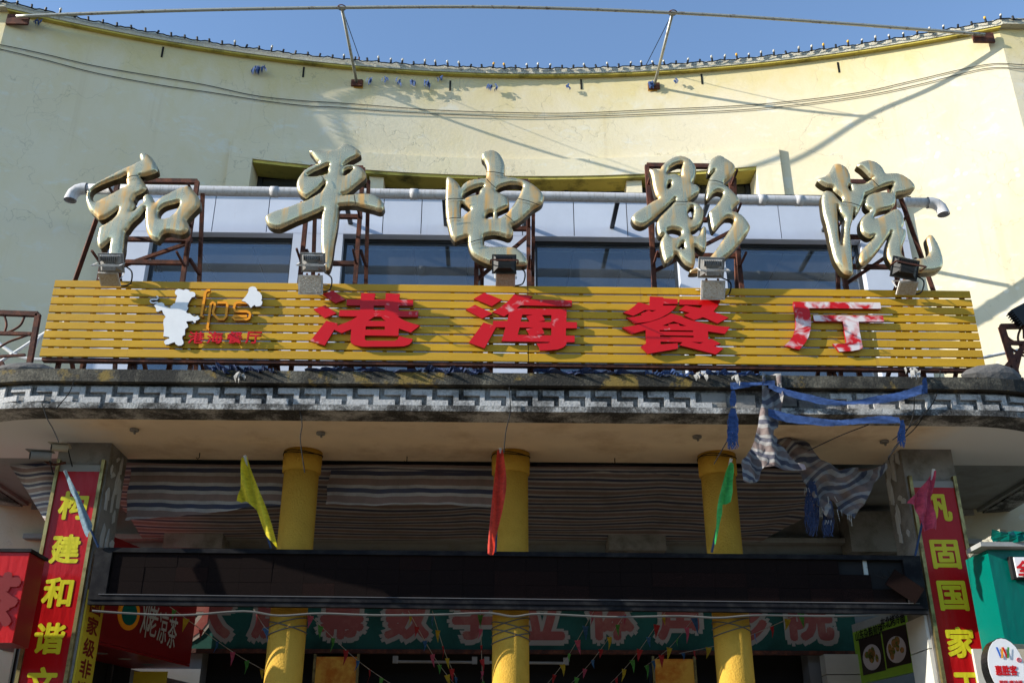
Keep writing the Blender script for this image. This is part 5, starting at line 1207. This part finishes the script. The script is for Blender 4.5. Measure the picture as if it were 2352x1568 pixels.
# surveillance cameras
for px, py, Y, ang, sc, lb in ((136, 1028, 9.75, 25, 1.0, 'beige dome ended surveillance camera at the head of the left pillar'), (92, 1047, 9.7, -8, 1.25, 'dark hooded surveillance camera left of the left pillar')):
    c = V(px, py, Y); t = thing('surveillance_camera', lb, 'camera', c); a_ = math.radians(ang); d = Vector((math.cos(a_)*-1, -.55, -.10 if ang > 0 else -.12)).normalized()
    part('body', MB().tube([c-d*.08*sc, c+d*.07*sc], .036*sc, 14), 'cctv' if ang > 0 else 'concrete', t, False)
    part('lens_cap', MB().tube([c+d*.071*sc, c+d*.076*sc], .028*sc, 14), 'black', t)
    part('hood', MB().hexa([c-d*.09*sc+Vector((0, -.04, .038))*sc, c+d*.10*sc+Vector((0, -.04, .038))*sc, c+d*.10*sc+Vector((0, .04, .038))*sc, c-d*.09*sc+Vector((0, .04, .038))*sc, c-d*.09*sc+Vector((0, -.03, .046))*sc, c+d*.10*sc+Vector((0, -.03, .046))*sc, c+d*.10*sc+Vector((0, .03, .046))*sc, c-d*.09*sc+Vector((0, .03, .046))*sc]), 'cctv' if ang > 0 else 'concrete', t)
    e = V(162, 1028, 9.97) if ang > 0 else V(150, 1062, 9.97)
    part('arm', MB().tube(curve3([c, (c+e)/2+Vector((0, 0, .04 if ang > 0 else -.05)), e]), .014, 6), 'cctv' if ang > 0 else 'rust', t)
    part('lead', MB().tube(curve3([c-d*.08, c-d*.1+Vector((.02, 0, -.1)), c+Vector((.12, .1, -.16))]), .006, 5), 'cable', t)

# ================================================================== SHOPS UNDER THE CANOPY
YS = 12.5
t = thing('cinema_banner', 'faded green banner with large cream outlined red lettering behind the columns', 'banner', (0, YS, 3.3))
xl2, xr2 = V(400, 1450, YS).x, V(1966, 1450, YS).x
zb2, zt2 = V(1173, 1492, YS).z, V(1173, 1385, YS).z+.10
part('sheet', MB().box(xl2, YS-.02, zb2, xr2, YS, zt2+.1), 'greensign', t)
part('bottom_batten', MB().box(xl2-.05, YS-.06, zb2-.05, xr2+.05, YS-.0, zb2-.003), 'rust', t)
zc_ = (V(1173, 1478, YS).z+V(1173, 1478, YS).z+.66)/2
for ch, px in (('大', 480), ('屏', 632), ('幕', 785), ('数', 935), ('字', 1090), ('立', 1245), ('体', 1405), ('声', 1560), ('影', 1710), ('院', 1862)):
    x = V(px, 1440, YS).x
    mb = MB(); text(mb, ch, (x, YS-.026, zc_), .66, .70, bold=.105); part('letter_outline', mb, 'cream', t)
    mb = MB(); text(mb, ch, (x, YS-.031, zc_), .54, .58, bold=.05); part('letter', mb, 'fadedred', t)
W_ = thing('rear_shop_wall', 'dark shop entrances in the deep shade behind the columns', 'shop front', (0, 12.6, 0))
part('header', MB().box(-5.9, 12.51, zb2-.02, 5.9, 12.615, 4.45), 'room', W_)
part('black_shade_sheet', MB().box(-5.9, 12.95, 0, 5.9, 13.0, 5.05), 'black', W_)  # black sheet stands in for the deep shade inside the entrances
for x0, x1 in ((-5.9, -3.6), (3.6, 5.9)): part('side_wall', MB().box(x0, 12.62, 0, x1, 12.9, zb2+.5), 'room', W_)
for px in (735, 1500): 
    x = V(px, 1530, 12.7).x
    part('door_post', MB().box(x-.06, 12.7, 0, x, 12.8, zb2-.03), 'aludark', W_)
for px0, px1, py in ((908, 1090, 1518), (1118, 1300, 1520)):
    p, q = V(px0, py, 12.2), V(px1, py+2, 12.2)
    tt = thing('tube_lamp', 'unlit fluorescent tube behind the columns, %s' % ('left of the middle column' if px0 < 1000 else 'right of the middle column'), 'tube lamp', p, 'unlit fluorescent tubes')
    part('tube', MB().tube([p, q], .016, 8), 'whiteplaster', tt); part('holder', MB().box(p.x-.03, p.y-.02, p.z-.02, p.x+.03, p.y+.02, p.z+.06), 'whiteplaster', tt); part('holder', MB().box(q.x-.03, q.y-.02, q.z-.02, q.x+.03, q.y+.02, q.z+.06), 'whiteplaster', tt)
for x0, x1, y0, lb, ch in ((727, 820, 1507, 'orange poster in brassy frame left of the middle column', '绝'), (1503, 1592, 1512, 'orange poster in brassy frame behind the right column', '招')):
    p, q = V(x0, y0, 12.3), V(x1, y0, 12.3)
    tt = thing('orange_poster', lb, 'poster', (p.x, 12.3, 2.3), 'orange posters behind the columns')
    part('board', MB().box(p.x, 12.3, 2.0, q.x, 12.33, p.z), 'orangeposter', tt); part('frame', MB().box(p.x-.03, 12.29, 2.0, p.x-.002, 12.34, p.z+.03), 'brass', tt)
    part('frame', MB().box(q.x+.002, 12.29, 2.0, q.x+.03, 12.34, p.z+.03), 'brass', tt)

# herbal tea shop sign, running back from the left pillar
za = 3.13
pA = Vector((-4.18, 10.42, za)); pB = Vector((V(435, 1530, 12.4).x, 12.4, za)); uu = (pB-pA).normalized(); nn = Vector((uu.y, -uu.x, 0))
if nn.y > 0: nn = -nn
t = thing('tea_shop_sign', 'dark red tea shop fascia with white brush lettering running back from the left pillar', 'shop sign', pA)
H = 1.05
def plank(p, q, z0, z1, n, th): 
    return MB().hexa([Vector((p.x, p.y, z0)), Vector((q.x, q.y, z0)), Vector((q.x, q.y, z0))-n*th, Vector((p.x, p.y, z0))-n*th, Vector((p.x, p.y, z1)), Vector((q.x, q.y, z1)), Vector((q.x, q.y, z1))-n*th, Vector((p.x, p.y, z1))-n*th])
part('fascia', plank(pA, pB, za, za+H, nn, .06), 'redbox2', t)
L_ = (pB-pA).length
def onplane(px, py, off):     # survey point on the fascia plane
    r = ray(px, py); p0 = pA+nn*off; tt_ = (p0-CAM).dot(nn)/r.dot(nn); return CAM+r*tt_
M['palewhite'] = simple('pale painted lettering', (.50, .48, .42), .7)
for ch, px, py, h in (('邓', 337, 1414, .44), ('老', 352, 1424, .34), ('凉', 374, 1440, .34), ('茶', 396, 1452, .34)):
    c = onplane(px, py, .012); mb = MB(); text(mb, ch, c, .19, h, u=uu, v=Z1, bold=.006, lift=nn); part('letter', mb, 'palewhite', t)
c = onplane(297, 1408, .01); mb = MB()
def disc(c, u, v, n, ru, rv, th):
    mb = MB(); P = [c+u*ru*math.cos(a)+v*rv*math.sin(a) for a in [2*PI*i/24 for i in range(24)]]
    mb.v = P+[p-n*th for p in P]; mb.f = [tuple(range(24)), tuple(range(24, 48))[::-1]]+[(i, (i+1) % 24, 24+(i+1) % 24, 24+i) for i in range(24)]; return mb
part('emblem_ring', disc(c, uu, Z1, nn, .20, .17, .02), 'orange', t); part('emblem', disc(c+nn*.006, uu, Z1, nn, .14, .12, .02), 'teal', t)
part('shelf', MB().hexa([pA+Vector((0, 0, -.03)), pB+Vector((0, 0, -.03)), pB-nn*1.2+Vector((0, 0, -.03)), pA-nn*1.2+Vector((0, 0, -.03)), pA+Vector((0, 0, -.004)), pB+Vector((0, 0, -.004)), pB-nn*1.2+Vector((0, 0, -.004)), pA-nn*1.2+Vector((0, 0, -.004))]), 'redbox2', t)
for k in (.15, .4, .62, .85):
    c = pA+uu*L_*k-nn*.35+Vector((0, 0, -.031)); part('downlight', disc(c, X1, Vector((0, 1, 0)), Vector((0, 0, -1)), .07, .07, .012), 'whiteplaster', t)
part('shop_glazing', plank(pA-nn*.75, pB-nn*.75, .5, za-.03, nn, .02), 'black', t)
for k in (.02, .45, .78): 
    p = pA+uu*L_*k-nn*.72; part('glazing_bar', MB().bar((p.x, p.y, .5), (p.x, p.y, za-.04), .05), 'aludark', t)
p = pB-nn*.1; part('sticker_panel', MB().box(p.x-.42, p.y-.35, 1.6, p.x-.05, p.y-.33, za-.12), 'yellowban', t)
part('sticker', MB().box(p.x-.34, p.y-.354, 2.2, p.x-.12, p.y-.351, za-.25), 'whiteplaster', t)
# vertical yellow sign
p0 = V(190, 1480, 10.27)
t = thing('yellow_vertical_sign', 'narrow yellow vertical sign with dark red lettering on the cheek of the left pillar', 'sign', (p0.x, 10.27, 1.5))
XP = V(221, 1200, YP).x+.024
part('board', MB().box(XP, 10.04, 1.2, XP+.018, 10.50, V(215, 1385, 10.1).z+.12), 'yellowban', t)
for ch, py in (('国', 1390), ('家', 1437), ('级', 1487), ('非', 1535), ('遗', 1586)):
    r = ray(205, py); c = CAM+r*((XP+.02-CAM.x)/r.x); mb = MB(); text(mb, ch, (XP+.0195, 10.27, V(205, py, 10.27).z), .30, .17, u=Vector((0, 1, 0)), v=Z1, bold=.03); part('letter', mb, 'dred', t)

# menu board at the right, running back
pA2 = Vector((V(2100, 1400, 11.0).x, 11.0, 0)); pB2 = Vector((V(1958, 1450, 12.35).x, 12.35, 0)); u2 = (pA2-pB2).normalized(); n2 = Vector((u2.y, -u2.x, 0))
if n2.y > 0: n2 = -n2
t = thing('menu_board', 'lime green menu board with two dish photos running back beside the right pillar', 'menu board', (pB2.x, pB2.y, 2.6))
zm0, zm1 = V(1990, 1566, 12.2).z, V(1962, 1452, 12.35).z
part('board', plank(pB2, pA2, zm0, zm1, n2, .05), 'lime', t)
part('top_edge', plank(pB2, pA2, zm1+.003, zm1+.09, n2, .06), 'whiteplaster', t)
def onp(px, py, p0, n, off): r = ray(px, py); p_ = p0+n*off; return CAM+r*((p_-CAM).dot(n)/r.dot(n))
for s_, cx, cy, w_ in (('山东杂粮煎饼', 1995, 1452, .62), ('东北烤冷面', 2050, 1424, .50)):
    c = onp(cx, cy, pB2, n2, .008); mb = MB(); text(mb, s_, c, w_, .12, u=u2, v=Z1, bold=.015, lift=n2); part('menu_lettering', mb, 'black', t)
for cx, cy in ((2002, 1502), (2058, 1484)):
    c = onp(cx, cy, pB2, n2, .007)
    mb = MB(); P = [c-u2*.25-Z1*.20, c+u2*.25-Z1*.20, c+u2*.25+Z1*.20, c-u2*.25+Z1*.20]; mb.v = P+[p-n2*.006 for p in P]; mb.f = [(0, 1, 2, 3), (4, 5, 6, 7), (0, 1, 5, 4), (1, 2, 6, 5), (2, 3, 7, 6), (3, 0, 4, 7)]
    ph_ = part('dish_photo', mb, 'photo', t)
    part('plate', disc(c+n2*.004-Z1*.03, u2, Z1, n2, .20, .14, .002), 'plate', ph_)
    fm = MB()
    for k in range(7):
        q = c+n2*.007-Z1*.03+u2*random.uniform(-.12, .12)+Z1*random.uniform(-.05, .09); dd = disc(q, u2, Z1, n2, random.uniform(.03, .06), random.uniform(.03, .06), .001+.0005*k); fm.add(dd.v, dd.f)
    part('dish', fm, 'food', ph_)
# tiled pier right of the dark entrance
p, q = V(1880, 1495, 12.5), V(1958, 1495, 12.5)
t = thing('tiled_pier', 'pale tiled pier in shade below the end of the green banner', 'pier', (p.x, 12.4, 0))
for z0, z1 in ((1.4, 2.28), (2.29, 3.02), (3.03, zb2-.06)): part('tile', MB().box(p.x, 12.3, z0, q.x, 12.49, z1), 'tile', t)

# side shop boxes ---------------------------------------------------
p = V(68, 1271, 9.25); q = V(27, 1465, 9.25)
t = thing('red_light_box', 'bright red shop light box cut by the left edge, dark character at its side', 'light box', (p.x-.8, 9.25, q.z))
zb3, zt3 = V(40, 1475, 9.25).z, V(60, 1268, 9.25).z
xf = V(48, 1370, 9.25).x
part('face', MB().box(xf-2.4, 9.25, zb3, xf, 9.27, zt3), 'redbox', t)
part('side', MB().box(xf-.02, 9.271, zb3, xf, 9.60, zt3), 'redbox2', t); part('underside', MB().box(xf-2.4, 9.271, zb3, xf-.021, 9.60, zb3+.02), 'redbox2', t)
part('cover_sheet', MB().box(xf-2.4, 9.23, zt3+.002, xf+.02, 9.62, zt3+.03), 'ledframe', t)
mb = MB(); c = V(-12, 1378, 9.24); text(mb, '茶', c, .42, .50, bold=.05, t=.0); part('letter', mb, 'dred', t)
part('lower_wall', MB().box(xf-2.4, 9.96, 0, -4.95, 10.1, zb3+.05), 'room', t)
t = thing('teal_light_box', 'teal green shop light box with curled torn cover at the right edge', 'light box', (4.9, 9.3, 3.0))
xq = V(2285, 1350, 9.3).x; zb4, zt4 = V(2300, 1478, 9.3).z, V(2290, 1262, 9.3).z
part('face', MB().box(xq, 9.3, zb4, xq+2.5, 9.32, zt4), 'teal', t)
xs2 = V(2232, 1350, 9.75).x
part('side', MB().hexa([(xq, 9.3, zb4), (xq-.0, 9.321, zb4), (xs2, 9.75, zb4-.02), (xs2-.02, 9.73, zb4-.02), (xq, 9.3, zt4), (xq, 9.321, zt4), (xs2, 9.75, zt4), (xs2-.02, 9.73, zt4)]), 'teal', t)
part('top_band', MB().box(xq-.1, 9.2, zt4+.01, xq+2.5, 9.5, zt4+.05), 'whiteplaster', t)
mb = MB(); c0 = V(2290, 1240, 9.22); n = 16
for r in range(5):
    for k in range(n+1):
        u_ = k/n; mb.v.append((c0.x+1.2*u_-.05, 9.2+.03*math.sin(u_*20+r), c0.z-.02+(r/4)*.10+.012*math.sin(u_*31+r*2)))
mb.f = [(r*(n+1)+k, r*(n+1)+k+1, (r+1)*(n+1)+k+1, (r+1)*(n+1)+k) for r in range(4) for k in range(n)]
part('wrapped_cover', mb, 'teal', t)
mb = MB(); E0, E1 = V(2222, 1278, 9.75), V(2300, 1232, 9.2)
for k in range(13):
    u_ = k/12; p_ = E0.lerp(E1, u_); r1 = random.uniform(-.02, .02); mb.v += [tuple(p_+Vector((0, 0, r1))), tuple(p_+Vector((-.03, -.05, .05+r1))), tuple(p_+Vector((.12, .1, .07+r1)))]
mb.f = [(3*k+j, 3*k+j+1, 3*k+4+j, 3*k+3+j) for k in range(12) for j in range(2)]
part('torn_edge', mb, 'coping', t)
c = V(2362, 1304, 9.27)
part('number_plate', MB().box(c.x-.20+.06, 9.22, c.z-.09, c.x+.3, 9.29, c.z+.09), 'white', t); part('plate_edge', MB().box(c.x-.17, 9.235, c.z-.105, c.x+.32, 9.288, c.z-.091), 'black', t)
part('plate_edge', MB().box(c.x-.17, 9.235, c.z-.09, c.x-.142, 9.288, c.z+.1), 'black', t)
mb = MB(); text(mb, '全', V(2352, 1304, 9.21), .14, .14, bold=.04, t=.006); part('letter', mb, 'red2', t)
part('lower_wall', MB().box(xs2, 9.96, 0, xq+2.5, 10.1, zb4+.05), 'tile', t)
# round projecting sign
c = V(2312, 1530, 9.0)
t = thing('round_sign', 'white round shop sign with steel rim at the lower right corner', 'sign', c)
cyl = disc(c, X1, Z1, Vector((0, -1, 0)), .155, .235, .005); part('face', cyl, 'white', t)
mb = MB(); P = [(c.x+.158*math.cos(a), c.z+.24*math.sin(a)) for a in [2*PI*i/36 for i in range(36)]]
mb.v = [(x, c.y+.004, z) for x, z in P]+[(x+.02, c.y+.17, z) for x, z in P]; mb.f = [(i, (i+1) % 36, 36+(i+1) % 36, 36+i) for i in range(36)]
M['steel'] = simple('brushed steel rim', (.45, .46, .48), .25, 1); part('rim', mb, 'steel', t)
part('rim_back', disc(c+Vector((.02, .172, 0)), X1, Z1, Vector((0, -1, 0)), .158, .24, .004), 'steel', t)
mb = MB(); text(mb, '惠胜客', c+Vector((-.01, -.002, -.03)), .19, .085, bold=.03, t=.001); part('letters', mb, 'red2', t)
mb = MB(); text(mb, '煎饼 烤冷面', c+Vector((.01, -.002, -.13)), .20, .04, bold=.02, t=.001); part('letters', mb, 'red2', t)
mb = MB().ring(c+Vector((.118, -.003, .055)), .018, .0025, 'y'); text(mb, 'R', c+Vector((.118, -.003, .055)), .014, .02, bold=.01); part('register_mark', mb, 'red2', t)
for k, (x, mt) in enumerate(((-.045, 'tapeblue'), (-.018, 'orange'), (.008, 'red2'), (.033, 'pgreen'))):
    if mt == 'tapeblue': M['tapeblue'] = simple('blue print', (.03, .15, .55), .5)
    x0 = c.x+x-.01; dx = .022 if k % 2 == 0 else -.022
    mb = MB(); A_ = [(x0-dx/2, c.z+.16), (x0-dx/2+.018, c.z+.16), (x0+dx/2+.018, c.z+.07), (x0+dx/2, c.z+.07)]; mb.v = [(x_, c.y-.008-.0006*k, z_) for x_, z_ in A_]; mb.f = [(0, 1, 2, 3)]
    part('emblem_stroke', mb, mt, t)

# ================================================================== PENNANT STRINGS
cols = ['pgreen', 'pred', 'ppink', 'pyellow', 'pblue']
pm = {}
def pennant(mt, par, p, s, tw):
    o = None
    k = mt
    if k not in pm:
        mb = MB(); mb.v = [(-.045, 0, 0), (.045, 0, 0), (.03, .008, -.08), (.0, -.01, -.2), (-.02, .01, -.09)]; mb.f = [(0, 4, 2, 1), (4, 3, 2)]; pm[k] = build('pennant', mb, mt).data
        bpy.data.objects.remove([o for o in bpy.data.objects if o.data == pm[k]][0])
    o = bpy.data.objects.new('pennant', pm[k]); COL.objects.link(o); o.parent = par; o.location = Vector(p)-ORG[par.name]; o.scale = (s, 1, s*random.uniform(.8, 1.1)); o.rotation_euler = (random.uniform(-.2, .2), random.uniform(-.25, .25), tw)
SPENN = [((390, 1392, 10.6), (700, 1585, 12.0), 'running from the left led board end to the left column'), ((583, 1398, 10.3), (640, 1455, 10.2), 'short and bright beside the left column'), ((705, 1405, 10.2), (930, 1590, 11.6), 'from the left column down to the right'),
         ((938, 1402, 10.4), (1060, 1590, 11.8), 'steep, ending left of the middle column'), ((993, 1402, 10.4), (1050, 1560, 11.4), 'steep and tangled left of the middle column'), ((1103, 1400, 10.3), (1110, 1590, 11.6), 'hanging almost straight beside the middle column'),
         ((1365, 1400, 10.4), (1240, 1590, 11.8), 'leaning left, first to the right of the middle column'), ((1440, 1402, 10.4), (1290, 1590, 11.9), 'leaning left, second to the right of the middle column'), ((1530, 1402, 10.4), (1380, 1590, 12.0), 'leaning left, third to the right of the middle column'),
         ((1600, 1410, 10.6), (1480, 1530, 12.0), 'leaning left just before the right column'), ((1850, 1402, 10.4), (1560, 1500, 11.8), 'low slanting across the end of the green banner')]
for i, (A_, B_, lb) in enumerate(SPENN):
    p, q = V(*A_), V(*B_); mid = (p+q)/2-Vector((0, 0, .06)); pts = curve3([p, mid, q], 8)
    t = thing('pennant_string', 'small coloured pennants '+lb, 'pennant string', p, 'pennant strings in the entrance shade')
    part('cord', MB().tube(pts, .004, 4), 'whiterag', t)
    L_ = (q-p).length; n = max(3, int(L_/.19))
    for k in range(n):
        f = (k+.5)/n*(len(pts)-1); a0 = pts[int(f)].lerp(pts[min(int(f)+1, len(pts)-1)], f-int(f)); pennant(cols[(k*3+i) % 5] if random.random() < .8 else random.choice(cols), t, a0, random.uniform(.5, .8), random.uniform(-1.2, 1.2))
